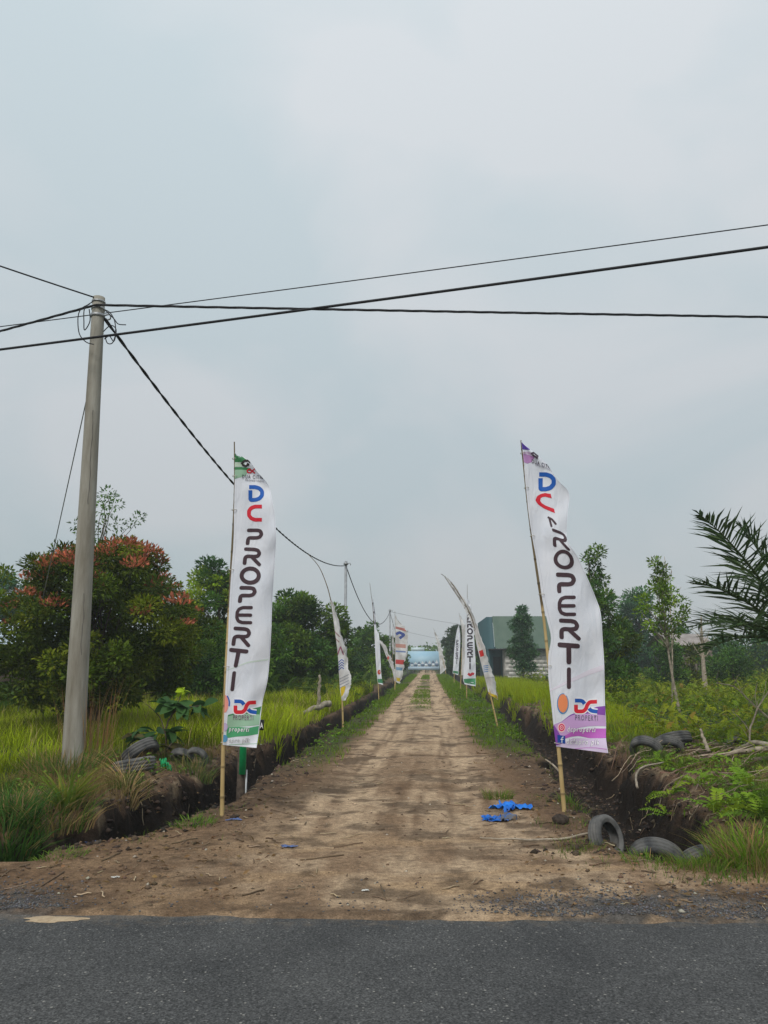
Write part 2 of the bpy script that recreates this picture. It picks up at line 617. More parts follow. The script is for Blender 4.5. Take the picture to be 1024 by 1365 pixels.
s_tc = sn.new('ShaderNodeTexCoord')
for sc, lo_, hi_, a_, b_ in ((75, 0.34, 0.66, 0.60, 1.35), (34, 0.62, 0.70, 1.0, 0.42)):
    s_n = sn.new('ShaderNodeTexNoise')
    s_n.inputs['Scale'].default_value = sc
    s_n.inputs['Detail'].default_value = 5
    s_n.inputs['Roughness'].default_value = 0.7
    sl.new(s_tc.outputs['Object'], s_n.inputs['Vector'])
    s_m = sn.new('ShaderNodeMapRange')
    s_m.inputs['From Min'].default_value, s_m.inputs['From Max'].default_value = lo_, hi_
    s_m.inputs['To Min'].default_value, s_m.inputs['To Max'].default_value = a_, b_
    sl.new(s_n.outputs['Fac'], s_m.inputs['Value'])
    s_x = sn.new('ShaderNodeMix')
    s_x.data_type = 'RGBA'
    s_x.blend_type = 'MULTIPLY'
    s_x.inputs['Factor'].default_value = 1
    sl.new(src, s_x.inputs['A'])
    sl.new(s_m.outputs['Result'], s_x.inputs['B'])
    src = s_x.outputs['Result']
sl.new(src, s_b.inputs['Base Color'])
ground = mk('ground', np.stack([GX, GY, GZ], -1).reshape(-1, 3), GQ, M_SOIL, col=ground_colour(GX, GY).reshape(-1, 3), smooth=True)
props(ground, 'sandy brown dirt track and peaty ground with ditches on both sides', kind='structure')


# asphalt road: slab with a ragged edge
def asphalt_material():
    m, N, L, b = new_mat('asphalt')
    tc = N.new('ShaderNodeTexCoord')
    big = N.new('ShaderNodeTexNoise')
    big.inputs['Scale'].default_value = 1.6
    big.inputs['Detail'].default_value = 5
    fine = N.new('ShaderNodeTexNoise')
    fine.inputs['Scale'].default_value = 95
    fine.inputs['Detail'].default_value = 4
    vor = N.new('ShaderNodeTexVoronoi')
    vor.inputs['Scale'].default_value = 62
    vor.inputs['Randomness'].default_value = 1
    for n in (big, fine, vor):
        L.new(tc.outputs['Object'], n.inputs['Vector'])
    r1 = N.new('ShaderNodeValToRGB')
    r1.color_ramp.elements[0].position = 0.3
    r1.color_ramp.elements[1].position = 0.72
    r1.color_ramp.elements[0].color = (0.040, 0.0405, 0.041, 1)
    r1.color_ramp.elements[1].color = (0.068, 0.068, 0.067, 1)
    L.new(big.outputs['Fac'], r1.inputs['Fac'])
    r2 = N.new('ShaderNodeValToRGB')
    r2.color_ramp.elements[0].position = 0.3
    r2.color_ramp.elements[1].position = 0.75
    r2.color_ramp.elements[0].color = (0.45, 0.45, 0.45, 1)
    r2.color_ramp.elements[1].color = (1.7, 1.7, 1.7, 1)
    L.new(fine.outputs['Fac'], r2.inputs['Fac'])
    ag = N.new('ShaderNodeTexVoronoi')
    ag.inputs['Scale'].default_value = 115
    L.new(tc.outputs['Object'], ag.inputs['Vector'])
    agr = N.new('ShaderNodeSeparateColor')
    L.new(ag.outputs['Color'], agr.inputs['Color'])
    agm = N.new('ShaderNodeMapRange')
    agm.inputs['To Min'].default_value = 0.45
    agm.inputs['To Max'].default_value = 1.6
    L.new(agr.outputs['Blue'], agm.inputs['Value'])
    mg = N.new('ShaderNodeMix')
    mg.data_type = 'RGBA'
    mg.blend_type = 'MULTIPLY'
    mg.inputs['Factor'].default_value = 1
    L.new(r1.outputs['Color'], mg.inputs['A'])
    L.new(agm.outputs['Result'], mg.inputs['B'])
    mu = N.new('ShaderNodeMix')
    mu.data_type = 'RGBA'
    mu.blend_type = 'MULTIPLY'
    mu.inputs['Factor'].default_value = 1
    L.new(mg.outputs['Result'], mu.inputs['A'])
    L.new(r2.outputs['Color'], mu.inputs['B'])
    # pale chips: a few of the cells, near the cell centres
    sep = N.new('ShaderNodeSeparateColor')
    L.new(vor.outputs['Color'], sep.inputs['Color'])
    gtn = N.new('ShaderNodeMath')
    gtn.operation = 'GREATER_THAN'
    gtn.inputs[1].default_value = 0.92
    L.new(sep.outputs['Red'], gtn.inputs[0])
    lt = N.new('ShaderNodeMath')
    lt.operation = 'LESS_THAN'
    lt.inputs[1].default_value = 0.42
    L.new(vor.outputs['Distance'], lt.inputs[0])
    an = N.new('ShaderNodeMath')
    an.operation = 'MULTIPLY'
    L.new(gtn.outputs[0], an.inputs[0])
    L.new(lt.outputs[0], an.inputs[1])
    chip = N.new('ShaderNodeMix')
    chip.data_type = 'RGBA'
    r3 = N.new('ShaderNodeValToRGB')
    r3.color_ramp.elements[0].color = (0.10, 0.10, 0.10, 1)
    r3.color_ramp.elements[1].color = (0.27, 0.26, 0.235, 1)
    r3.color_ramp.elements[0].position = 0.45
    L.new(sep.outputs['Green'], r3.inputs['Fac'])
    L.new(an.outputs[0], chip.inputs['Factor'])
    L.new(mu.outputs['Result'], chip.inputs['A'])
    L.new(r3.outputs['Color'], chip.inputs['B'])
    sx = N.new('ShaderNodeSeparateXYZ')
    L.new(tc.outputs['Object'], sx.inputs['Vector'])
    mr = N.new('ShaderNodeMapRange')
    mr.inputs['From Min'].default_value = 4.75
    mr.inputs['From Max'].default_value = 5.4
    L.new(sx.outputs['Y'], mr.inputs['Value'])
    dn = N.new('ShaderNodeTexNoise')
    dn.inputs['Scale'].default_value = 9
    dn.inputs['Detail'].default_value = 9
    dn.inputs['Roughness'].default_value = 0.7
    L.new(tc.outputs['Object'], dn.inputs['Vector'])
    ad = N.new('ShaderNodeMath')
    ad.operation = 'MULTIPLY_ADD'
    ad.inputs[1].default_value = 0.55
    L.new(mr.outputs['Result'], ad.inputs[0])
    L.new(dn.outputs['Fac'], ad.inputs[2])
    dr_ = N.new('ShaderNodeMapRange')
    dr_.inputs['From Min'].default_value = 0.86
    dr_.inputs['From Max'].default_value = 1.15
    dr_.inputs['To Max'].default_value = 0.45
    L.new(ad.outputs[0], dr_.inputs['Value'])
    du = N.new('ShaderNodeMix')
    du.data_type = 'RGBA'
    du.inputs['B'].default_value = (0.26, 0.20, 0.14, 1)
    L.new(dr_.outputs['Result'], du.inputs['Factor'])
    L.new(chip.outputs['Result'], du.inputs['A'])
    L.new(du.outputs['Result'], b.inputs['Base Color'])
    b.inputs['Roughness'].default_value = 0.8
    b.inputs['Specular IOR Level'].default_value = 0.3
    bp = N.new('ShaderNodeBump')
    bp.inputs['Distance'].default_value = 0.006
    bp.inputs['Strength'].default_value = 0.9
    L.new(fine.outputs['Fac'], bp.inputs['Height'])
    L.new(bp.outputs['Normal'], b.inputs['Normal'])
    return m


ax = np.concatenate([np.linspace(-160, -8, 40), np.arange(-7.9, 8, 0.04), np.linspace(8.1, 160, 40)])
ey = edge_y(ax) + 0.09 * (fbm(ax, ax * 0 + 3, 1.4, 4) - 0.5) + 0.09 * (fbm(ax, ax * 0 + 9, 9, 3) - 0.5)
rows = [edge_y(ax) - 7.0, edge_y(ax) - 3.5, edge_y(ax) - 0.3, ey - 0.02, ey, ey + 0.01]
zz = [-0.03, 0.01, 0.003, 0.0, -0.006, -0.07]
AV = np.concatenate([np.stack([ax, r_, np.full_like(ax, z_)], -1) for r_, z_ in zip(rows, zz)])
na = len(ax)
AQ = np.concatenate([np.stack([k * na + np.arange(na - 1), k * na + np.arange(1, na), (k + 1) * na + np.arange(1, na), (k + 1) * na + np.arange(na - 1)], -1) for k in range(5)])
road = mk('asphalt_road', AV, AQ, asphalt_material(), smooth=True)
props(road, 'dark grey asphalt road across the foreground', kind='structure')

# sand spilled on the asphalt
c0 = gnd(72, 1226)
V, T = [[c0[0], c0[1], 0.011]], []
for ring, (f, z) in enumerate([(0.5, 0.008), (0.85, 0.005), (1.0, 0.0015)]):
    for k in range(40):
        a = k / 40 * 2 * math.pi
        wob = 1 + 0.16 * math.sin(3 * a + 1) + 0.10 * math.sin(7 * a) + 0.07 * math.sin(13 * a + 2)
        V.append([c0[0] + 0.19 * f * wob * math.cos(a), c0[1] + 0.06 * f * wob * math.sin(a), z + 0.002])
for k in range(40):
    T.append([0, 1 + k, 1 + (k + 1) % 40])
    for r_ in (0, 1):
        a0, b0 = 1 + r_ * 40, 1 + (r_ + 1) * 40
        T += [[a0 + k, b0 + k, b0 + (k + 1) % 40], [a0 + k, b0 + (k + 1) % 40, a0 + (k + 1) % 40]]
M_SAND = noise_mat('loose_sand', (0.34, 0.255, 0.165), (0.46, 0.36, 0.245), 40, 0.95, 0.004, 90, spec=0.15)
props(mk('sand_patch', V, T, M_SAND, smooth=True, origin=(c0[0], c0[1], 0)), 'pale patch of spilled sand lying on the asphalt', kind='stuff')


# ------------------------------------------------------------------ scatter helpers
def stones(P, size, col, seed=1, flat=0.6):
    """small irregular stones, 8 faces each"""
    g = np.random.default_rng(seed)
    n = len(P)
    O = np.array([[1, 0, 0], [0, 1, 0], [-1, 0, 0], [0, -1, 0], [0, 0, 1], [0, 0, -1]], float)
    F = np.array([[0, 1, 4], [1, 2, 4], [2, 3, 4], [3, 0, 4], [1, 0, 5], [2, 1, 5], [3, 2, 5], [0, 3, 5]])
    V = O[None] * (0.6 + 0.6 * g.random((n, 6, 1)))
    V = V + 0.25 * (g.random((n, 6, 3)) - 0.5)
    a = g.random(n) * 6.28
    ca, sa = np.cos(a)[:, None], np.sin(a)[:, None]
    X, Y = V[..., 0] * ca - V[..., 1] * sa, V[..., 0] * sa + V[..., 1] * ca
    V = np.stack([X, Y, V[..., 2] * flat], -1) * np.asarray(size)[:, None, None] + P[:, None, :]
    T = (F[None] + (np.arange(n) * 6)[:, None, None]).reshape(-1, 3)
    C = np.repeat(col, 6, axis=0)
    return V.reshape(-1, 3), T, C


def blades(P, h, w, az, lean, col, tipcol=None, seg=3):
    """grass blades: a bent, tapering ribbon each"""
    n = len(P)
    h, w, az, lean = [np.broadcast_to(np.asarray(q, float), (n,)) for q in (h, w, az, lean)]
    d = np.stack([np.cos(az), np.sin(az), 0 * az], -1)
    sd = np.stack([-np.sin(az), np.cos(az), 0 * az], -1)
    tw = rng.random(n) * 3.14
    sd = sd * np.cos(tw)[:, None] + d * np.sin(tw)[:, None] * 0.8
    lev = [0, 0.35, 0.7, 1.0] if seg == 3 else [0, 0.55, 1.0]
    wid = [1.0, 0.9, 0.6] if seg == 3 else [1.0, 0.75]
    rowsv = []
    for l in lev:
        bend = lean * l ** 2
        up = h * l * (1 - 0.25 * np.minimum(lean / np.maximum(h, 1e-6), 1.6) * l)
        rowsv.append(P + d * bend[:, None] + np.array([0, 0, 1.0]) * up[:, None])
    V = []
    for r_, wf in zip(rowsv[:-1], wid):
        V += [r_ - sd * (w * wf / 2)[:, None], r_ + sd * (w * wf / 2)[:, None]]
    V.append(rowsv[-1])
    k = len(V)
    V = np.stack(V, 1)
    F = []
    for q in range(seg - 1):
        F += [[2 * q, 2 * q + 1, 2 * q + 3], [2 * q, 2 * q + 3, 2 * q + 2]]
    F.append([k - 3, k - 2, k - 1])
    F = np.array(F)
    T = (F[None] + (np.arange(n) * k)[:, None, None]).reshape(-1, 3)
    col = np.broadcast_to(col, (n, 3))
    tip = col if tipcol is None else tipcol
    C = np.stack([col * (1 - q / (k - 1)) + tip * (q / (k - 1)) for q in range(k)], 1)
    return V.reshape(-1, 3), T, C.reshape(-1, 3)


def unit(v):
    return v / (np.linalg.norm(v, axis=-1, keepdims=True) + 1e-9)


def leaves(P, D, length, width, col, droop=0.15, g=rng):
    """folded diamond leaves: base P, pointing along D"""
    n = len(P)
    D = unit(D)
    s = unit(np.cross(D, unit(np.array([0, 0, 1.0]) + 0.7 * (g.random((n, 3)) - 0.5) * 2)))
    nn = np.cross(s, D)
    l = np.broadcast_to(length, (n,))[:, None]
    w = np.broadcast_to(width, (n,))[:, None]
    V = np.stack([P, P + D * l * 0.45 + s * w * 0.5 + nn * w * 0.18, P + D * l - nn * l * droop, P + D * l * 0.45 - s * w * 0.5 + nn * w * 0.18], 1)
    F = np.array([[0, 1, 2], [0, 2, 3]])
    T = (F[None] + (np.arange(n) * 4)[:, None, None]).reshape(-1, 3)
    C = np.repeat(np.broadcast_to(col, (n, 3)), 4, axis=0)
    return V.reshape(-1, 3), T, C


def jitter(col, n, amt=0.25, hue=0.1, g=rng):
    c = np.asarray(col, float)[None] * (1 + amt * (g.random((n, 1)) * 2 - 1))
    return np.clip(c * (1 + hue * (g.random((n, 3)) * 2 - 1)), 0.004, 1)


def pick(n, s0, s1, t0, t1, power=1.0, g=rng):
    """random ground spots between s0..s1 and t0..t1, denser near the viewer for power > 1"""
    u = g.random(n) ** power
    s = s0 + (s1 - s0) * u
    t = t0 + (t1 - t0) * g.random(n)
    x, y = xy(s, t)
    return s, t, x, y


def in_view(x, y, z=0.3, pad=60):
    dx, dy, dz = x, y, z - EYE
    f = dy * cP + dz * sP
    u = -dy * sP + dz * cP
    px = 512 + FPX * dx / np.maximum(f, 0.1)
    return (f > 0.5) & (px > -pad) & (px < 1024 + pad)


# ------------------------------------------------------------------ buildings far off
M_ROOFGREEN = noise_mat('green_roof_sheet', (0.075, 0.125, 0.095), (0.105, 0.155, 0.12), 1.2, 0.6)
M_TEAL = plain('teal_paint', (0.03, 0.085, 0.10), 0.7)
M_DARKIN = plain('dark_interior', (0.02, 0.022, 0.024), 0.9)
M_WALLW = noise_mat('stained_white_wall', (0.28, 0.27, 0.25), (0.60, 0.58, 0.54), 2.6, 0.9, 0.02, 8, lo=0.3, hi=0.6)


def green_building():
    Y0 = 72.0
    bl, br = at(652, 893, Y0)[0], at(742, 893, Y0)[0]
    eave = at(700, 864, Y0)[2]
    ridge = at(700, 824, Y0 + 3.5)[2]
    t = thing('green_roofed_building', ((bl + br) / 2, Y0, 0), 'pale walled building with a dark green metal roof beyond the right-hand banners', 'building')
    wl_, wr_ = at(674, 893, Y0)[0], br + 0.3
    m = MB().box((wl_, Y0, -0.1), (wr_, Y0 + 6.6, eave))
    w = m.build('wall', M_WALLW, t)
    # blocks of the wall front, course by course
    g = np.random.default_rng(5)
    bme = None
    bw, bh = 0.62, 0.36
    for r_ in range(int(eave / bh)):
        for k in range(int((wr_ - wl_) / bw)):
            if bme is None:
                bme = raw_mesh('block', *(lambda b: (np.vstack(b.V), [np.vstack(b.Q)]))(MB().box((0, 0, 0), (bw - 0.018, 0.05, bh - 0.016))), M_WALLW)
            x = wl_ + k * bw + (0.3 if r_ % 2 else 0.02)
            if x + bw > wr_:
                continue
            o = bpy.data.objects.new('block', bme)
            COL.objects.link(o)
            o.parent = w
            o.location = Vector((x, Y0 - 0.012 - 0.008 * g.random(), r_ * bh + 0.02)) - Vector(ORIGIN[t])
    # recessed porch on the left with a teal side wall
    MB().box((bl, Y0 + 1.6, -0.1), (wl_ - 0.01, Y0 + 6.6, eave)).build('porch_wall', M_TEAL, t)
    MB().box((wl_ - 0.9, Y0 + 1.54, 0), (wl_ - 0.2, Y0 + 1.59, 2.1)).build('door', M_DARKIN, t)
    MB().box((bl - 0.08, Y0 + 0.05, -0.1), (bl + 0.12, Y0 + 0.25, eave)).build('post', M_TEAL, t)
    # steep sheet-metal front slope over the wall, shallow slope behind
    L_, R_ = bl - 0.05, br + 0.6
    yf, yr, yb = Y0 - 0.7, Y0 + 0.5, Y0 + 7.4
    nseam = 26
    xs = np.linspace(L_ + 0.55, R_, nseam * 2 + 1)
    V, Q = [], []
    for (ya, za, yb_, zb) in ((yf, eave - 0.05, yr, ridge), (yb, ridge - 0.25, yr, ridge)):
        o = len(V)
        for k, x in enumerate(xs):
            r_ = 0.03 if k % 2 else 0.0
            V += [[x, ya - r_, za + r_], [x - (0.35 if k == len(xs) - 1 else 0), yb_ - r_, zb + r_]]
        for k in range(len(xs) - 1):
            Q.append([o + 2 * k, o + 2 * k + 2, o + 2 * k + 3, o + 2 * k + 1])
    mk('roof', V, [Q], M_ROOFGREEN, t)
    MB().add([[L_, yf + 0.1, eave - 0.1], [L_ + 0.54, yf + 0.1, eave - 0.1], [L_ + 0.54, yr + 0.1, ridge - 0.05], [L_, yr + 0.1, ridge - 0.05], [L_, yb, eave - 0.1], [L_, yb, ridge - 0.3]],
             Q=[[0, 1, 2, 3], [0, 3, 5, 4]]).build('gable_end', M_TEAL, t)
    MB().box((L_ + 0.5, yf - 0.06, eave - 0.02), (L_ + 0.62, yr + 0.02, eave + 0.1)).build('flashing', M_TEAL, t)
    MB().box((L_, yf - 0.02, eave - 0.2), (R_, yf + 0.06, eave - 0.06)).build('fascia', M_DARKIN, t)


green_building()

M_OLDWOOD = noise_mat('weathered_boards', (0.13, 0.10, 0.085), (0.30, 0.26, 0.22), 5, 0.9, 0.01, 30, stretch=(1, 1, 0.2))
M_RUST = noise_mat('rusty_sheet', (0.22, 0.185, 0.17), (0.36, 0.32, 0.30), 2.5, 0.85)


def wooden_house(x0, x1, Y0, top, eave, label):
    t = thing('wooden_house', ((x0 + x1) / 2, Y0, 0), label, 'house')
    n = max(6, int((x1 - x0) / 0.3))
    xs = np.linspace(x0, x1, n + 1)
    for k in range(n):
        if k % 5 == 3:
            continue
        MB().box((xs[k] + 0.01, Y0, 0.3), (xs[k + 1] - 0.01, Y0 + 0.05, eave - 0.05 - 0.1 * random.random())).build('plank', M_OLDWOOD, t)
    MB().box((x0, Y0 + 0.4, 0.25), (x1, Y0 + 4.0, eave - 0.1)).build('wall', M_DARKIN, t)
    MB().add([[x0 - 0.4, Y0 - 0.6, eave - 0.1], [x1 + 0.4, Y0 - 0.6, eave - 0.2], [x1 + 0.3, Y0 + 2, top - 0.1], [x0 - 0.3, Y0 + 2, top],
              [x0 - 0.4, Y0 + 4.6, eave - 0.1], [x1 + 0.4, Y0 + 4.6, eave - 0.2]], Q=[[0, 1, 2, 3], [3, 2, 5, 4]]).build('roof', M_RUST, t)
    for x in (x0 + 0.1, (x0 + x1) / 2, x1 - 0.1):
        MB().box((x - 0.07, Y0 - 0.5, 0), (x + 0.07, Y0 - 0.36, eave - 0.1)).build('post', M_OLDWOOD, t)


a, b = at(897, 842, 52), at(944, 842, 52)
wooden_house(a[0], b[0], 52.0, a[2], at(900, 858, 52)[2], 'dilapidated wooden house with rusty roof behind the slim sapling on the right')

# house half hidden behind the red-tipped bush
M_ZINC = noise_mat('pale_zinc_sheet', (0.34, 0.42, 0.48), (0.52, 0.60, 0.66), 2, 0.5)
M_TERR = noise_mat('terracotta_plaster', (0.22, 0.14, 0.10), (0.34, 0.25, 0.19), 3, 0.9)


def left_house():
    Y0 = 33.0
    x0, x1 = at(-260, 900, Y0)[0], at(70, 900, Y0)[0]
    e = at(0, 858, Y0)[2]
    t = thing('low_house', ((x0 + x1) / 2, Y0, 0), 'low house with pale zinc roof mostly hidden behind the red-tipped bush', 'house')
    MB().box((x0, Y0 + 1.8, 0), (x1, Y0 + 6, e)).build('wall', M_TERR, t)
    MB().box((x0 - 0.2, Y0 - 0.2, -0.1), (x1 + 0.2, Y0 + 6, 0.28)).build('porch_floor', M_TERR, t)
    for k in range(5):
        x = x0 + 0.2 + k * (x1 - x0 - 0.4) / 4
        MB().box((x - 0.07, Y0, 0.28), (x + 0.07, Y0 + 0.14, e)).build('post', M_OLDWOOD, t)
    V, Q = [], []
    xs = np.linspace(x0 - 0.4, x1 + 0.4, 61)
    for k, x in enumerate(xs):
        r_ = 0.04 if k % 2 else 0
        V += [[x, Y0 - 0.5, e - 0.05 + r_], [x, Y0 + 3, e + 1.1 + r_], [x, Y0 + 6.5, e - 0.05 + r_]]
    for k in range(60):
        Q += [[3 * k, 3 * k + 3, 3 * k + 4, 3 * k + 1], [3 * k + 1, 3 * k + 4, 3 * k + 5, 3 * k + 2]]
    mk('roof', V, [Q], M_ZINC, t)
    for k in range(3):
        x = x0 + 1.5 + k * 3.2
        w = MB().box((x, Y0 + 1.74, 1.0), (x + 1.1, Y0 + 1.79, 2.0)).build('window', M_DARKIN, t)
        MB().box((x - 0.06, Y0 + 1.72, 0.92), (x + 1.16, Y0 + 1.78, 0.99)).build('sill', M_WALLW, w)


left_house()

# billboard at the end of the track
def billboard():
    Y0 = 118.0
    p = lambda x, y: at(x, y, Y0)
    c = p(577, 897)
    t = thing('billboard', (c[0], Y0, 0), 'wide blue housing billboard standing across the far end of the track', 'billboard')
    x0, x1 = p(541, 880)[0], p(582, 880)[0]
    x2 = p(586, 880)[0]
    zb, zt = p(560, 893)[2], p(560, 868)[2]
    M_SKYB = noise_mat('printed_sky', (0.22, 0.44, 0.62), (0.50, 0.65, 0.73), 0.18, 0.6, stretch=(0.5, 1, 1.4))
    pan = MB().box((x0, Y0, zb), (x2, Y0 + 0.08, zt)).build('panel', M_SKYB, t)
    top = MB().box((p(548, 870)[0], Y0 + 0.02, zt + 0.002), (p(566, 870)[0], Y0 + 0.09, p(560, 863)[2])).build('top_panel', plain('hazed_print', (0.55, 0.66, 0.70)), t)  # panel colour paled with painted-in haze
    for k in range(6):
        x = x0 + 0.2 + k * (x2 - x0 - 0.4) / 5
        MB().box((x - 0.06, Y0 + 0.1, -0.2), (x + 0.06, Y0 + 0.22, zt - 0.1)).build('post', M_OLDWOOD, t)
    g = np.random.default_rng(2)
    white, navy, base = ink((0.58, 0.64, 0.69)), ink((0.12, 0.17, 0.26)), ink((0.40, 0.52, 0.63))  # distance haze put into the print colours: paler, lower contrast
    MB().box((x0 + 0.05, Y0 - 0.006, zb + 0.03), (x2 - 0.05, Y0 - 0.003, zb + 0.55)).build('printed_street', base, pan)
    n = 9
    w = (x2 - x0 - 0.3) / n
    for k in range(n):
        xa = x0 + 0.15 + k * w
        s = 0.75 + 0.5 * k / n
        z0 = zb + 0.5
        MB().box((xa + 0.05, Y0 - 0.012, z0), (xa + w * 0.9, Y0 - 0.008, z0 + 0.42 * s)).build('printed_house', white if k % 2 else navy, pan)
        MB().add([[xa, Y0 - 0.016, z0 + 0.4 * s], [xa + w, Y0 - 0.016, z0 + 0.4 * s], [xa + w * 0.45, Y0 - 0.016, z0 + 0.85 * s]], T=[[0, 1, 2]]).build('printed_roof', navy if k % 2 else white, pan)


billboard()

# ------------------------------------------------------------------ trees
def limb(p0, p1, g, sag=0.1, n=6, wob=0.12):
    p0, p1 = np.asarray(p0, float), np.asarray(p1, float)
    L_ = np.linalg.norm(p1 - p0)
    u = np.linspace(0, 1, n)[:, None]
    off = (g.random((1, 3)) - 0.5) * wob * 2 * L_
    P = p0 * (1 - u) + p1 * u + off * np.sin(u * math.pi)
    P[:, 2] += (u * (1 - u))[:, 0] * L_ * sag
    return P


def tree(name, label, base, h, crown, pal, n_leaf, leaf=(0.10, 0.05), clumps=40, cr=0.45, trunk_r=0.08, trunk_h=0.35, seed=1,
         group=None, cat='tree', stems=1, tips=None, bark=None, shell=0.6, inner_dark=None, lean=(0, 0), twigs=True):
    """crown: list of (u height 0..1, half width in m) giving the outline of the crown; pal: leaf colours"""
    g = np.random.default_rng(seed)
    base = np.asarray(base, float)
    t = thing(name, base, label, cat, group)
    cu, cw = np.array([c[0] for c in crown]), np.array([c[1] for c in crown])
    # clump centres inside the outline
    cen = []
    while len(cen) < clumps:
        u = g.uniform(cu[0], cu[-1])
        w = np.interp(u, cu, cw)
        if g.random() > w / cw.max() + 0.1:
            continue
        a, rr = g.random() * 6.283, g.random() ** shell
        lob = 1 + 0.22 * math.sin(3 * a + seed) + 0.15 * math.sin(5 * a + 9 * u + seed)
        cen.append([w * rr * lob * math.cos(a), w * rr * lob * math.sin(a), u * h])
    cen = np.array(cen)
    cen[:, 0] += lean[0] * cen[:, 2]
    cen[:, 1] += lean[1] * cen[:, 2]
    # trunk and limbs
    bark = bark or M_BARK
    tk = MB()
    tops = []
    for k in range(stems):
        off = (g.random(2) - 0.5) * (0.5 if stems > 1 else 0)
        top = np.array([lean[0] * h * 0.9 + off[0] * 2.5, lean[1] * h * 0.9 + off[1] * 2.5, h * (0.9 if stems == 1 else 0.7)])
        P = limb([off[0] * 0.4, off[1] * 0.4, -0.15], top, g, 0, 10, 0.05)
        tk.tube(base + P, np.linspace(trunk_r, trunk_r * 0.15, 10), 8)
        tops.append(P)
    for c in cen[:min(len(cen), 46)]:
        P0 = tops[g.integers(len(tops))]
        zstart = max(trunk_h * h * 0.7, min(c[2] * 0.75, P0[-1, 2]))
        k = np.interp(zstart, P0[:, 2], np.arange(len(P0)))
        p0 = P0[int(k)] * (1 - (k % 1)) + P0[min(int(k) + 1, len(P0) - 1)] * (k % 1)
        r0 = trunk_r * 0.38 * (1 - 0.6 * zstart / h)
        tk.tube(base + limb(p0, c, g, 0.12, 6, 0.12), np.linspace(r0, 0.006, 6), 5)
    mk_o = tk.build('trunk', bark, t, smooth=True)
    # leaves in clumps
    nper = max(3, n_leaf // len(cen))
    Ps, Ds, Cs, Ls = [], [], [], []
    for i, c in enumerate(cen):
        r_ = cr * g.uniform(0.65, 1.3)
        n = int(nper * (r_ / cr) ** 2)
        d = unit(g.normal(size=(n, 3)))
        rad = r_ * g.random((n, 1)) ** 0.45
        p = c + d * rad * np.array([1.0, 1.0, 0.75])
        base_c = np.array(pal[g.integers(len(pal))]) * g.uniform(0.65, 1.6)
        col = jitter(base_c, n, 0.3, 0.1, g)
        D = d * 0.8 + np.array([0, 0, 0.25]) + 0.6 * (g.random((n, 3)) - 0.5)
        if tips is not None:
            tcol, frac, zmin = tips
            rel = np.hypot(c[0], c[1]) / (np.interp(c[2] / h, cu, cw) + 1e-6)
            up = c[2] / h
            if up > zmin and g.random() < frac * (0.12 + 1.3 * max(up - zmin, 0) / (1 - zmin)) * (rel > 0.5) + 0.10 * (rel > 0.8):
                mask = (d[:, 2] > 0.1) & (g.random(n) < 0.75)
                red = jitter(np.array(tcol) * g.uniform(0.7, 1.15), n, 0.35, 0.15, g)
                col = np.where(mask[:, None], red, col)
                D[mask, 2] += 0.5
        Ps.append(p)
        Ds.append(D)
        Cs.append(col)
        Ls.append(np.full(n, 1.0) * g.uniform(0.7, 1.25, n))
    P, D, C, Ln = np.vstack(Ps) + base, np.vstack(Ds), np.vstack(Cs), np.concatenate(Ls)
    P[:, 2] = np.maximum(P[:, 2], base[2] + 0.08)
    V, T, CC = leaves(P, D, leaf[0] * Ln, leaf[1] * Ln, C, 0.2, g)
    mk('crown', V, T, M_LEAF, t, CC)
    return t


G_DARK = [(0.055, 0.120, 0.018), (0.080, 0.165, 0.020), (0.125, 0.215, 0.022), (0.060, 0.130, 0.030)]
G_MID = [(0.07, 0.15, 0.022), (0.10, 0.19, 0.026), (0.055, 0.12, 0.022)]
G_OLIVE = [(0.10, 0.14, 0.012), (0.135, 0.175, 0.014), (0.07, 0.11, 0.012), (0.16, 0.19, 0.014)]
G_BRIGHT = [(0.16, 0.26, 0.022), (0.20, 0.31, 0.028), (0.11, 0.19, 0.022)]
G_BLUE = [(0.060, 0.145, 0.055), (0.08, 0.175, 0.06), (0.050, 0.12, 0.05)]
RED = (0.52, 0.17, 0.09)


def tb(px, Y, dz=0.0):
    """foot of a tree seen at column px, distance Y"""
    p = at(px, 882, Y)
    return np.array([p[0], Y, float(height(np.array([p[0]]), np.array([Y]))[0]) + dz])


def top_h(py, Y):
    return at(512, py, Y)[2]


tree('red_tipped_bush', 'large round bush with orange-red leaf tips behind the concrete pole', tb(128, 18.7), top_h(716, 18.7),
     [(0.13, 0.9), (0.2, 1.8), (0.35, 2.45), (0.6, 2.6), (0.8, 2.0), (0.95, 1.1)], [(0.075, 0.115, 0.010), (0.11, 0.155, 0.011), (0.15, 0.185, 0.012), (0.055, 0.085, 0.011), (0.085, 0.11, 0.011)],
     72000, (0.105, 0.052), 380, 0.31, 0.07, 0.12, 11, cat='bush', stems=5, tips=(RED, 0.7, 0.50), shell=0.42)
tree('feathery_tree', 'thin sparse tree top rising behind the red-tipped bush', tb(128, 25), top_h(655, 25),
     [(0.5, 0.7), (0.72, 1.15), (0.88, 0.9), (1.0, 0.35)], G_MID, 1500, (0.13, 0.06), 42, 0.26, 0.07, 0.5, 12)
tree('round_tree', 'bluish green tree at the left edge behind the red-tipped bush', tb(4, 42), top_h(757, 42),
     [(0.2, 1.6), (0.5, 2.2), (0.8, 1.6), (1.0, 0.5)], G_BLUE, 9000, (0.2, 0.1), 70, 0.55, 0.1, 0.2, 13)
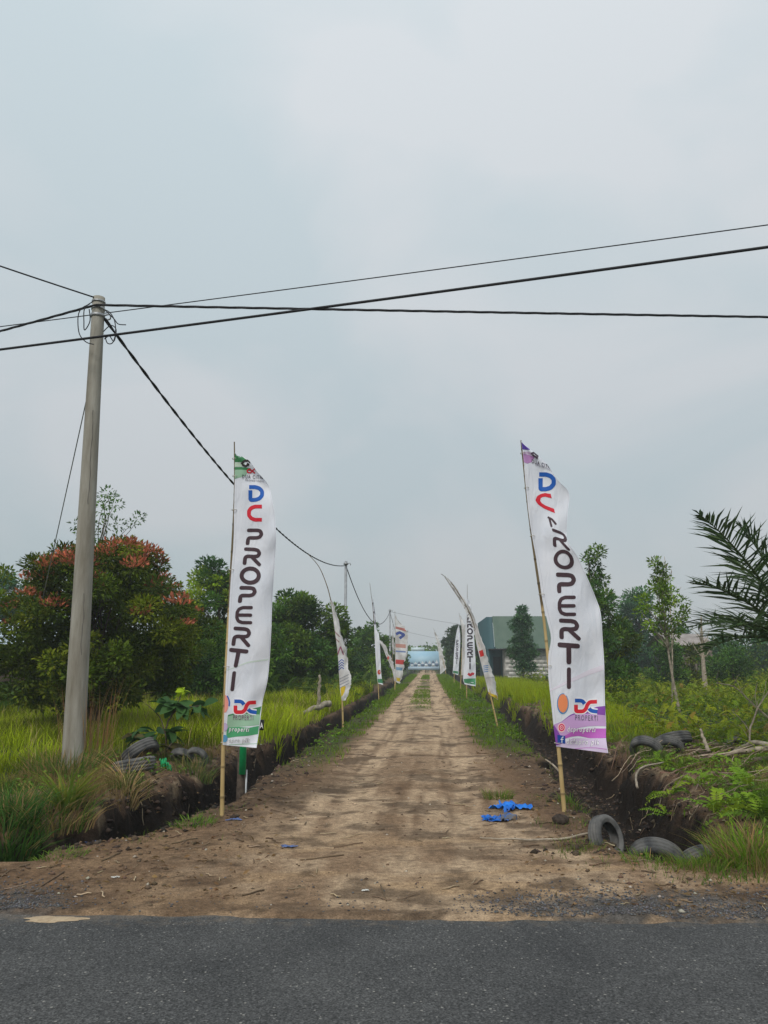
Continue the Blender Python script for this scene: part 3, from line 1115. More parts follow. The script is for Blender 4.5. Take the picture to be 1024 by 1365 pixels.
tree('young_leaved_tree', 'tall tree with yellow-green young leaves between the red-tipped bush and green banner', tb(283, 33), top_h(742, 33),
     [(0.12, 1.0), (0.3, 1.5), (0.55, 1.5), (0.8, 0.9), (0.98, 0.55)], [(0.30, 0.38, 0.02), (0.22, 0.31, 0.02), (0.08, 0.17, 0.025), (0.05, 0.12, 0.035)], 15000, (0.17, 0.085), 70, 0.42, 0.1, 0.15, 14)
tree('dense_tree', 'dense dark green tree just right of the green banner', tb(395, 38), top_h(792, 38),
     [(0.04, 1.6), (0.2, 2.1), (0.5, 2.1), (0.75, 1.7), (0.97, 0.9)], G_DARK + [(0.10, 0.16, 0.02)], 24000, (0.19, 0.1), 110, 0.48, 0.12, 0.1, 15)
tree('shady_bush', 'dark bush under the yellow-green tree left of the green banner', tb(262, 30), top_h(835, 30),
     [(0.05, 1.6), (0.4, 2.0), (0.75, 1.6), (0.98, 0.6)], G_DARK, 16000, (0.15, 0.075), 100, 0.42, 0.08, 0.1, 16, cat='bush', stems=3)
tree('shady_bush', 'dark low bush behind the green banner pole', tb(333, 34), top_h(822, 34),
     [(0.05, 1.5), (0.4, 1.9), (0.75, 1.5), (0.98, 0.6)], G_DARK, 16000, (0.16, 0.08), 100, 0.45, 0.08, 0.1, 17, cat='bush', stems=3)
tree('dense_tree', 'dark green tree behind the chevron-printed banner and the thin far pole', tb(437, 45), top_h(835, 45),
     [(0.04, 1.2), (0.4, 1.6), (0.75, 1.2), (0.98, 0.5)], G_DARK, 8000, (0.2, 0.11), 60, 0.45, 0.1, 0.1, 18)
tree('dense_tree', 'dark tree behind the second narrow white banner on the left verge', tb(489, 60), top_h(832, 60),
     [(0.04, 1.6), (0.35, 1.9), (0.65, 1.3), (0.98, 0.4)], G_DARK + G_MID, 9000, (0.26, 0.14), 70, 0.5, 0.12, 0.1, 19)
tree('dense_tree', 'small dark tree left of the far blue billboard', tb(517, 82), top_h(852, 82),
     [(0.04, 1.5), (0.5, 1.8), (0.98, 0.5)], G_DARK, 5000, (0.32, 0.18), 45, 0.6, 0.12, 0.1, 20)
tree('dense_tree', 'dark rounded tree behind the cluster of right-hand banners', tb(612, 101), top_h(838, 101),
     [(0.03, 1.7), (0.3, 2.1), (0.6, 1.9), (0.85, 1.1), (0.99, 0.5)], [(0.04, 0.08, 0.03), (0.05, 0.10, 0.032), (0.065, 0.12, 0.035)], 12000, (0.34, 0.18), 90, 0.6, 0.15, 0.1, 21)
tree('dense_tree', 'dark tree between the banner cluster and the green roofed building', tb(634, 88), top_h(848, 88),
     [(0.03, 1.6), (0.4, 1.9), (0.98, 0.5)], G_DARK, 7000, (0.34, 0.18), 60, 0.6, 0.15, 0.1, 22)
tree('cone_tree', 'single blue-green conical tree in front of the green roof', tb(697, 58), top_h(811, 58),
     [(0.16, 0.65), (0.3, 0.95), (0.6, 0.85), (0.85, 0.5), (1.0, 0.18)], G_BLUE, 6000, (0.2, 0.1), 70, 0.36, 0.09, 0.2, 23, bark=M_PALEBARK)
tree('tall_tree', 'tall narrow dark green tree just right of the purple banner', tb(791, 31), top_h(718, 31),
     [(0.1, 0.9), (0.35, 0.9), (0.6, 0.7), (0.85, 0.55), (1.0, 0.22)], G_DARK + [(0.08, 0.13, 0.03)], 6000, (0.16, 0.08), 75, 0.32, 0.08, 0.1, 24)
tree('dense_tree', 'olive green tree beside the tall narrow tree on the right', tb(812, 34), top_h(790, 34),
     [(0.06, 1.1), (0.4, 1.4), (0.75, 1.1), (0.98, 0.4)], G_OLIVE + G_DARK, 8000, (0.17, 0.09), 60, 0.42, 0.08, 0.1, 25)
tree('hazy_tree', 'hazy blue-green tree behind the slim sapling', tb(853, 68), top_h(789, 68),
     [(0.05, 2.0), (0.3, 2.6), (0.65, 2.3), (0.97, 0.8)], G_BLUE, 9000, (0.3, 0.16), 70, 0.75, 0.15, 0.1, 26)
tree('hazy_tree', 'low hazy tree filling the gap right of the slim sapling', tb(905, 78), top_h(840, 78),
     [(0.05, 2.4), (0.4, 2.6), (0.97, 0.9)], G_BLUE, 6000, (0.32, 0.18), 50, 0.75, 0.15, 0.1, 27)
tree('hazy_tree', 'low hazy tree behind the dead trunk at the right', tb(968, 74), top_h(850, 74),
     [(0.05, 2.2), (0.4, 2.6), (0.97, 0.9)], G_BLUE, 6000, (0.32, 0.18), 50, 0.75, 0.15, 0.1, 28)
tree('hazy_tree', 'low hazy tree behind the palm fronds at the right edge', tb(1020, 66), top_h(846, 66),
     [(0.05, 2.2), (0.4, 2.6), (0.97, 0.9)], G_BLUE + G_DARK, 6000, (0.3, 0.16), 50, 0.75, 0.15, 0.1, 29)
tree('dense_tree', 'dark bush row between the purple banner and the hazy trees', tb(778, 52), top_h(848, 52),
     [(0.05, 2.0), (0.4, 2.2), (0.97, 0.9)], G_DARK, 7000, (0.24, 0.13), 55, 0.55, 0.1, 0.1, 30)
tree('low_shrub', 'low olive shrub in front of the dilapidated wooden house', tb(918, 46), top_h(862, 46),
     [(0.05, 0.9), (0.5, 1.2), (0.97, 0.5)], G_OLIVE, 4000, (0.17, 0.09), 40, 0.4, 0.05, 0.1, 61, cat='bush', stems=3)
tree('low_shrub', 'bushy green shrub at the left corner of the dilapidated wooden house', tb(890, 45), top_h(855, 45),
     [(0.05, 0.9), (0.5, 1.1), (0.97, 0.5)], G_MID, 4000, (0.17, 0.09), 40, 0.4, 0.05, 0.1, 62, cat='bush', stems=3)
tree('low_shrub', 'round green shrub between the dead trunk and the palm', tb(975, 44), top_h(860, 44),
     [(0.05, 1.1), (0.5, 1.4), (0.97, 0.6)], G_MID, 5000, (0.17, 0.09), 45, 0.45, 0.05, 0.1, 63, cat='bush', stems=3)
tree('slim_sapling', 'slim young tree with pale bare lower trunk in the right-hand field', tb(903, 23.8), top_h(748, 23.8),
     [(0.5, 0.35), (0.62, 0.75), (0.72, 0.65), (0.85, 0.35), (1.0, 0.16)], G_BRIGHT, 2300, (0.12, 0.055), 60, 0.17, 0.055, 0.5, 31, bark=M_PALEBARK, lean=(-0.08, 0))


# bare trees
def bare_tree(name, label, base, h, r0, nb, seed, spread=0.5, lo=0.4):
    g = np.random.default_rng(seed)
    base = np.asarray(base, float)
    t = thing(name, base, label, 'tree')
    P = limb([0, 0, -0.1], [0.05 * h * (g.random() - 0.5), 0, h], g, 0, 12, 0.03)
    MB().tube(base + P, np.linspace(r0, r0 * 0.25, 12), 8).build('trunk', M_DEAD, t, smooth=True)
    for k in range(nb):
        u = g.uniform(lo, 0.98)
        p0 = P[int(u * 11)]
        a = g.random() * 6.28
        L_ = spread * h * (1.1 - u) * g.uniform(0.6, 1.2)
        p1 = p0 + np.array([math.cos(a) * L_ * 0.6, math.sin(a) * L_ * 0.6, L_])
        m = MB().tube(base + limb(p0, p1, g, -0.1, 6, 0.1), np.linspace(r0 * 0.3, 0.006, 6), 5)
        for q in range(3):
            b0 = p0 + (p1 - p0) * g.uniform(0.4, 0.9)
            b1 = b0 + np.array([(g.random() - 0.5) * L_ * 0.6, (g.random() - 0.5) * L_ * 0.6, L_ * 0.35])
            m.tube(base + limb(b0, b1, g, 0, 4, 0.1), np.linspace(0.008, 0.004, 4), 4)
        m.build('branch', M_DEAD, t)
    return t


bare_tree('bare_tree', 'thin leafless tree just behind the slim sapling', tb(891, 27), top_h(742, 27), 0.035, 9, 41, 0.3, 0.55)
bare_tree('dead_tree', 'thick dead grey trunk with bare twigs near the wooden house', tb(938, 40), top_h(822, 40), 0.15, 10, 42, 0.45, 0.5)
bare_tree('bare_tree', 'grey leafless tree between the thin far pole and the dark trees', tb(437, 70), top_h(836, 70), 0.1, 14, 43, 0.6, 0.3)

# distant wood closing the view
g = np.random.default_rng(50)
Ps, Cs = [], []
for k in range(420):
    th = g.uniform(-0.62, 0.62)
    Yd = g.uniform(135, 175)
    x = math.tan(th) * Yd
    hh = g.uniform(2.2, 4.6) + 1.2 * math.sin(th * 23)
    s_, t_ = st(x, Yd)
    r_ = g.uniform(1.6, 3.0)
    n = 110
    d = unit(g.normal(size=(n, 3)))
    p = np.array([x, Yd, hh * 0.5]) + d * np.array([r_, r_, hh * 0.5]) * g.random((n, 1)) ** 0.4
    Ps.append(p)
    Cs.append(jitter(np.array(G_DARK[g.integers(4)]) * g.uniform(0.8, 1.4), n, 0.3, 0.1, g))
P, C = np.vstack(Ps), np.vstack(Cs)
V, T, CC = leaves(P, g.normal(size=P.shape), 0.75, 0.5, C, 0.2, g)
props(mk('distant_wood', V, T, M_LEAF, None, CC), 'hazy line of distant woodland along the horizon', kind='stuff')


# oil palm at the right edge
def oil_palm():
    base = tb(1078, 13.2)
    t = thing('oil_palm', base, 'young oil palm with dark feathery fronds at the right edge', 'palm tree')
    z0 = at(1078, 868, 13.2)[2]
    m = MB()
    zs = np.linspace(-0.1, z0, 14)
    P = base + np.stack([0 * zs, 0 * zs, zs], -1)
    P[:, 2] -= base[2]
    m.tube(P, 0.24 + 0.05 * np.sin(np.arange(14) * 2.2), 10)
    for k in range(46):
        a, z = k * 2.4, 0.25 + (z0 - 0.2) * k / 46
        p0 = base * [1, 1, 0] + np.array([0.2 * math.cos(a), 0.2 * math.sin(a), z])
        p1 = p0 + np.array([0.2 * math.cos(a), 0.2 * math.sin(a), 0.26])
        m.tube([p0, p1], [0.06, 0.035], 5)
    m.build('trunk', M_BARK, t)
    g = np.random.default_rng(60)
    heart = base * [1, 1, 0] + np.array([0, 0, z0])
    # (tip pixel, distance of the tip) of the fronds the picture shows; the rest fill the crown
    tips = [at(933, 686, 12.2), at(928, 778, 12.6), at(941, 868, 12.4), at(985, 700, 13.6), at(960, 842, 11.6)]
    for k in range(9):
        a = -1.4 + k * 0.42
        tips.append(heart + np.array([math.cos(a) * 2.6, math.sin(a) * 2.6, g.uniform(-0.4, 1.9)]))
    for k, tip in enumerate(tips):
        c = heart + (tip - heart) * 0.55 + np.array([0, 0, 0.42 + 0.1 * g.random()])
        u = np.linspace(0, 1, 26)[:, None]
        Pc = heart * (1 - u) ** 2 + 2 * c * u * (1 - u) + tip * u ** 2
        m = MB().tube(Pc, np.linspace(0.035, 0.004, 26), 5, col=(0.07, 0.10, 0.03))
        nl = 48
        q = np.linspace(0.16, 0.995, nl)
        Pp = np.stack([np.interp(q, u[:, 0], Pc[:, i]) for i in range(3)], -1)
        Tg = unit(np.stack([np.interp(q, u[:, 0], np.gradient(Pc, axis=0)[:, i]) for i in range(3)], -1))
        side = unit(np.cross(Tg, np.array([0, 0, 1.0])))
        upv = np.cross(side, Tg)
        for sg in (-1, 1):
            j = g.normal(size=(nl, 3)) * 0.13
            D0 = unit(side * sg * 0.9 + Tg * (0.45 + 0.55 * q[:, None] ** 2) + upv * g.uniform(-0.05, 0.6, (nl, 1)) + j)
            Ll = (0.62 * np.sin(np.clip(q * 0.95 + 0.12, 0, 1) * math.pi) ** 0.6 + 0.18) * g.uniform(0.85, 1.15, nl)
            w = 0.040
            mid = Pp + D0 * (Ll * 0.5)[:, None]
            D1 = unit(D0 - np.array([0, 0, 0.28]) * g.uniform(0.2, 1.4, (nl, 1)))
            end = mid + D1 * (Ll * 0.5)[:, None]
            wv = unit(np.cross(D0, unit(upv + 0.5 * g.normal(size=(nl, 3))))) * w / 2
            V = np.stack([Pp - wv * 0.6, Pp + wv * 0.6, mid - wv, mid + wv, end], 1)
            F = np.array([[0, 1, 3], [0, 3, 2], [2, 3, 4]])
            T = (F[None] + (np.arange(nl) * 5)[:, None, None]).reshape(-1, 3)
            m.add(V.reshape(-1, 3), T, col=np.repeat(jitter((0.05, 0.085, 0.028), nl, 0.35, 0.1, g), 5, axis=0))
        m.build('frond', M_LEAF, t)


oil_palm()

# ------------------------------------------------------------------ poles and cables
M_CONC = noise_mat('weathered_concrete', (0.17, 0.15, 0.115), (0.36, 0.345, 0.30), 6, 0.92, 0.008, 50, stretch=(1, 1, 0.14), lo=0.32, hi=0.68)
M_METAL = noise_mat('galvanised_steel', (0.28, 0.29, 0.30), (0.42, 0.43, 0.44), 4, 0.5, metallic=0.6)
M_CABLE = plain('black_cable', (0.012, 0.012, 0.016), 0.6, 0.3)
pole_b = gnd(97, 1034)
PY = pole_b[1]
pole_t = at(132, 397, PY)
main = thing('concrete_utility_pole', (pole_b[0], PY, 0), 'tapered grey concrete utility pole with a tuft of dry grass at its foot', 'pole')
n = 40
u = np.linspace(0, 1, n)[:, None]
PP = np.array([pole_b[0], PY, -0.4]) * (1 - u) + pole_t * u
MB().tube(PP, np.linspace(0.165, 0.095, n), 20).build('shaft', M_CONC, main, smooth=True)


def ring_on(name, parent, mat, z, r_, hgt):
    f = (z + 0.4) / (pole_t[2] + 0.4)
    c = np.array([pole_b[0], PY, -0.4]) * (1 - f) + pole_t * f
    MB().tube([c - [0, 0, hgt / 2], c + [0, 0, hgt / 2]], [r_, r_], 20).build(name, mat, parent, smooth=False)
    return c


for dz in (0.08, 0.2):
    ring_on('steel_band', main, M_METAL, pole_t[2] - dz, 0.108, 0.03)
hk = ring_on('hook_clamp', main, M_METAL, pole_t[2] - 0.32, 0.112, 0.05)
MB().tube(interp_path([hk + [0.1, -0.02, 0], hk + [0.2, -0.04, 0.01], hk + [0.22, -0.04, -0.06], hk + [0.17, -0.04, -0.08]], 10), 0.012, 6).build('hook', M_METAL, main, smooth=True)
# long vertical crack and stain lines
for (za, zb, ang, w) in ((5.45, 3.95, -1.1, 0.010), (2.6, 1.7, -1.0, 0.010)):
    V = []
    for z in np.linspace(za, zb, 24):
        f = (z + 0.4) / (pole_t[2] + 0.4)
        c = np.array([pole_b[0], PY, -0.4]) * (1 - f) + pole_t * f
        r_ = 0.165 + (0.095 - 0.165) * f + 0.0025
        aj = ang + 0.05 * math.sin(z * 9) + 0.03 * math.sin(z * 23)
        for sg in (-0.5, 0.5):
            aa = aj + sg * w / r_ * (0.5 + 0.5 * abs(math.sin(z * 13)))
            V.append([c[0] + r_ * math.cos(aa), c[1] + r_ * math.sin(aa), z])
    mk('crack', V, [[[2 * k, 2 * k + 1, 2 * k + 3, 2 * k + 2] for k in range(23)]], plain('crack_line', (0.12, 0.11, 0.095), 0.95), main)


def catenary(p0, p1, sag, n=60):
    u = np.linspace(0, 1, n)[:, None]
    P = np.asarray(p0) * (1 - u) + np.asarray(p1) * u
    P[:, 2] -= (4 * sag * u * (1 - u))[:, 0]
    return P


def cable(name, label, paths, r_, strands=1, pitch=0.9, group=None, mat=None):
    """one cable along the joined paths; several strands twist round each other"""
    P = np.vstack([p if k == 0 else p[1:] for k, p in enumerate(paths)])
    if strands > 1:
        L_ = np.concatenate([[0], np.cumsum(np.linalg.norm(np.diff(P, axis=0), axis=1))])
        m_ = int(L_[-1] / pitch * 10)
        q = np.linspace(0, L_[-1], m_)
        P = np.stack([np.interp(q, L_, P[:, i]) for i in range(3)], -1)
        tg = unit(np.gradient(P, axis=0))
        a = unit(np.cross(tg, [0, 0, 1.0]))
        b_ = np.cross(a, tg)
        o_ = thing(name, P[0], label, 'cable', group)
        for k in range(strands):
            ph = q / pitch * 2 * math.pi + k * 2 * math.pi / strands
            MB().tube(P + (a * np.cos(ph)[:, None] + b_ * np.sin(ph)[:, None]) * r_ * 0.72, r_, 6).build('strand', mat or M_CABLE, o_, smooth=True)
        return o_
    o_ = MB().tube(P, r_, 6).build(name, mat or M_CABLE, None, smooth=True, origin=P[0])
    return props(o_, label, 'cable', group)


att = np.array([pole_t[0], PY - 0.12, at(132, 411, PY)[2]])
lft = at(0, 437, 12.7)
lft = att + (lft - att) * 14
rgt = at(1024, 419, 11.75)
rgt = att + (rgt - att) * 3.6
cable('twisted_power_cable', 'thick twisted black power cable running level right from the top of the concrete pole', [catenary(lft, att, 0.25), catenary(att, rgt, 0.06)], 0.0125, 3, 1.1)
a_, b_ = at(0, 457, 11.45), at(1024, 320, 8.8)
d_ = b_ - a_
cable('telephone_cable', 'black cable sloping up to the right, crossing in front of the concrete pole', [catenary(a_ - d_ * 1.2, b_ + d_ * 0.8, 0.12)], 0.019)
a_, b_ = at(0, 428, 13.6), at(1024, 292, 10.4)
d_ = b_ - a_
cable('overhead_wire', 'thin wire sloping up to the right, topmost of all the overhead lines', [catenary(a_ - d_ * 1.2, b_ + d_ * 0.8, 0.12)], 0.009)
a_ = pole_t + np.array([-0.05, -0.08, -0.03])
b_ = at(0, 350, 10.9)
cable('overhead_wire', 'thin wire leaving the pole top towards the upper left', [catenary(a_, a_ + (b_ - a_) * 6, 0.1)], 0.012)
# guy wire down behind the bush
a_ = at(120, 512, PY + 0.1)
b_ = at(76, 712, 15.0)
b_ = a_ + (b_ - a_) * (a_[2] / (a_[2] - b_[2]))
cable('guy_wire', 'steel guy wire slanting from the concrete pole down behind the bush', [catenary(a_, b_, 0)], 0.009, mat=M_METAL)


def far_pole(label, px, ptop, Y, r_):
    b0 = np.array([at(px, 882, Y)[0], Y, 0.0])
    tp = at(px, ptop, Y)
    t = thing('utility_pole', b0, label, 'pole')
    MB().tube([[b0[0], Y, -0.3], [b0[0], Y, tp[2] * 0.5], [b0[0], Y, tp[2] * 0.5 + 0.01], [b0[0], Y, tp[2]]], [r_, r_ * 0.95, r_ * 0.75, r_ * 0.7], 12).build('shaft', M_METAL, t, smooth=True)
    MB().tube([[b0[0], Y, tp[2] - 0.2], [b0[0], Y, tp[2] - 0.1]], r_ * 1.25, 12).build('band', M_METAL, t)
    MB().tube([[b0[0], Y - 0.02, tp[2] - 0.15], [b0[0] + 0.25, Y - 0.1, tp[2] - 0.12], [b0[0] + 0.27, Y - 0.1, tp[2] - 0.25]], 0.025, 6).build('hook', M_METAL, t)
    return np.array([b0[0], Y, tp[2] - 0.25])


p2 = far_pole('nearest of the thin grey steel poles along the left verge', 460, 748, 43.4, 0.11)
p3 = far_pole('second thin grey pole down the left verge, beside the colourful banner', 520, 812, 81, 0.11)
p4 = far_pole('farthest thin grey pole, left of the blue billboard', 543, 840, 118, 0.11)
SAG = 1.15
c1 = cable('service_cable', 'twisted black cable sagging from the concrete pole to the first thin grey pole', [catenary(np.array([pole_t[0] + 0.12, PY, at(150, 425, PY)[2]]), p2, SAG)], 0.017, 2, 1.1)
cable('service_cable', 'black cable sagging between the first and second thin grey poles', [catenary(p2, p3, 2.2)], 0.028)
cable('service_cable', 'black cable hanging between the second and third thin grey poles', [catenary(p3, p4, 2.0)], 0.022)
e_ = at(720, 835, 100)
cable('side_wire', 'faint wire running right from the second thin grey pole', [catenary(p3, p3 + (e_ - p3) * 1.4, 0.8)], 0.012)
e_ = at(660, 857, 130)
cable('side_wire', 'faint wire running right from the farthest thin grey pole', [catenary(p4, p4 + (e_ - p4) * 1.4, 0.6)], 0.014)

# loose loops of spare cable at the pole top
for pts, label in (([(120, 405), (108, 412), (104, 425), (106, 445), (115, 456), (125, 459)], 'loose loop of thin cable hanging left of the pole top'),
                   ([(124, 402), (113, 411), (112, 430), (113, 440), (120, 428), (119, 412)], 'short inner cable loop on the left of the pole top'),
                   ([(140, 413), (147, 417), (153, 428), (154, 445), (150, 457), (143, 457), (140, 446)], 'loose cable loop hanging right of the pole top'),
                   ([(141, 414), (152, 425), (158, 432), (168, 433)], 'stub of cable sticking out right of the pole top'),
                   ([(138, 442), (144, 436), (150, 434), (155, 440), (152, 455), (146, 448), (139, 452)], 'small tangle of cable low on the right of the pole top')):
    P = interp_path([at(x, y, PY - 0.16 - 0.02 * k) for k, (x, y) in enumerate(pts)], 26)
    props(MB().tube(P, 0.0085, 5).build('cable_loop', M_CABLE, None, smooth=True, origin=P[0]), label, 'cable', 'spare cable at the pole top')

# ------------------------------------------------------------------ banner flags
M_BAMBOO = noise_mat('bamboo', (0.36, 0.25, 0.10), (0.56, 0.42, 0.20), 4, 0.5, stretch=(1, 1, 0.3), spec=0.4, attr=True)

LETTER = {
    'P': ([[(0.08, 0.11), (0.62, 0.11), (0.80, 0.15), (0.90, 0.34), (0.80, 0.53), (0.62, 0.58), (0.20, 0.58), (0.12, 0.62), (0.11, 0.70), (0.11, 0.93)]], 0.225),
    'R': ([[(0.08, 0.08), (0.62, 0.08), (0.82, 0.12), (0.92, 0.29), (0.82, 0.46), (0.62, 0.50), (0.24, 0.50), (0.12, 0.56), (0.10, 0.68), (0.10, 0.94)], [(0.48, 0.52), (0.92, 0.94)]], 0.215),
    'O': ([[(0.5 + 0.42 * math.sin(a), 0.5 - 0.42 * math.cos(a)) for a in np.linspace(0, 2 * math.pi, 28)]], 0.20),
    'E': ([[(0.92, 0.08), (0.40, 0.08), (0.18, 0.16), (0.08, 0.34), (0.08, 0.66), (0.18, 0.84), (0.40, 0.92), (0.92, 0.92)], [(0.12, 0.5), (0.90, 0.5)]], 0.20),
    'T': ([[(0.06, 0.09), (0.94, 0.09)], [(0.5, 0.1), (0.5, 0.93)]], 0.24),
    'I': ([[(0.5, 0.07), (0.5, 0.93)]], 0.26),
    'D': ([[(0.06, 0.10), (0.45, 0.10), (0.72, 0.18), (0.90, 0.36), (0.90, 0.62), (0.72, 0.82), (0.45, 0.90), (0.14, 0.90), (0.14, 0.30)]], 0.25),
    'C': ([[(0.96, 0.10), (0.50, 0.10), (0.26, 0.18), (0.10, 0.36), (0.10, 0.64), (0.26, 0.82), (0.50, 0.90), (0.96, 0.90)]], 0.25),
}
EMBLEM = [([[(0.0, 0.10), (0.26, 0.10), (0.36, 0.16), (0.43, 0.34)]], (0.012, 0.09, 0.40)),
          ([[(0.05, 0.40), (0.05, 0.88), (0.36, 0.88), (0.48, 0.72), (0.56, 0.38), (0.66, 0.20), (0.98, 0.18)]], (0.62, 0.02, 0.035)),
          ([[(0.63, 0.66), (0.70, 0.82), (0.80, 0.86), (1.0, 0.90)]], (0.012, 0.09, 0.40))]


def ribbon(pts, w, step=0.06, aspect=1.0, round_cap=True):
    """2-D ribbon of width w along a polyline; returns vertices, quads. aspect = box height / box width"""
    P = np.asarray(pts, float) * [1, aspect]
    d = np.linalg.norm(np.diff(P, axis=0), axis=1)
    L_ = np.concatenate([[0], np.cumsum(d)])
    n = max(3, int(L_[-1] / step) + 1)
    q = np.linspace(0, L_[-1], n)
    C = np.stack([np.interp(q, L_, P[:, i]) for i in range(2)], -1)
    closed = np.linalg.norm(P[0] - P[-1]) < 1e-6
    if not closed:      # smooth the corners a little
        for _ in range(1):
            C[1:-1] = 0.25 * C[:-2] + 0.5 * C[1:-1] + 0.25 * C[2:]
    tg = np.gradient(C, axis=0)
    if closed:
        tg[0] = tg[-1] = C[1] - C[-2]
    tg /= np.linalg.norm(tg, axis=1)[:, None] + 1e-9
    nr = np.stack([-tg[:, 1], tg[:, 0]], -1)
    hw = np.full(n, w / 2)
    if not closed and round_cap:
        C = np.vstack([C[0] - tg[0] * w * 0.42, C[0] - tg[0] * w * 0.28, C, C[-1] + tg[-1] * w * 0.28, C[-1] + tg[-1] * w * 0.42])
        nr = np.vstack([nr[:1], nr[:1], nr, nr[-1:], nr[-1:]])
        hw = np.concatenate([[w * 0.22, w * 0.40], hw, [w * 0.40, w * 0.22]])
        n += 4
    V = np.stack([C - nr * hw[:, None], C, C + nr * hw[:, None]], 1).reshape(-1, 2)
    Q = []
    for k in range(n - 1):
        for j in (0, 1):
            Q.append([3 * k + j, 3 * k + j + 1, 3 * k + 4 + j, 3 * k + 3 + j])
    V = V / [1, aspect]
    return V, np.array(Q)


def text_mesh(txt, shear=0.0, offset=0.012):
    """built-in lettering as flat triangles in a unit box (x right, y down)"""
    cu = bpy.data.curves.new('lettering', 'FONT')
    cu.body = txt
    cu.resolution_u = 2
    cu.offset = offset
    cu.shear = shear
    cu.space_character = 1.3
    ob = bpy.data.objects.new('lettering', cu)
    COL.objects.link(ob)
    dg = bpy.context.evaluated_depsgraph_get()
    me = bpy.data.meshes.new_from_object(ob.evaluated_get(dg))
    V = np.array([v.co[:2] for v in me.vertices])
    me.calc_loop_triangles()
    T = np.array([list(t.vertices) for t in me.loop_triangles])
    bpy.data.objects.remove(ob)
    bpy.data.curves.remove(cu)
    bpy.data.meshes.remove(me)
    lo, hi = V.min(0), V.max(0)
    V = (V - lo) / (hi - lo)
    V[:, 1] = 1 - V[:, 1]
    return V, T


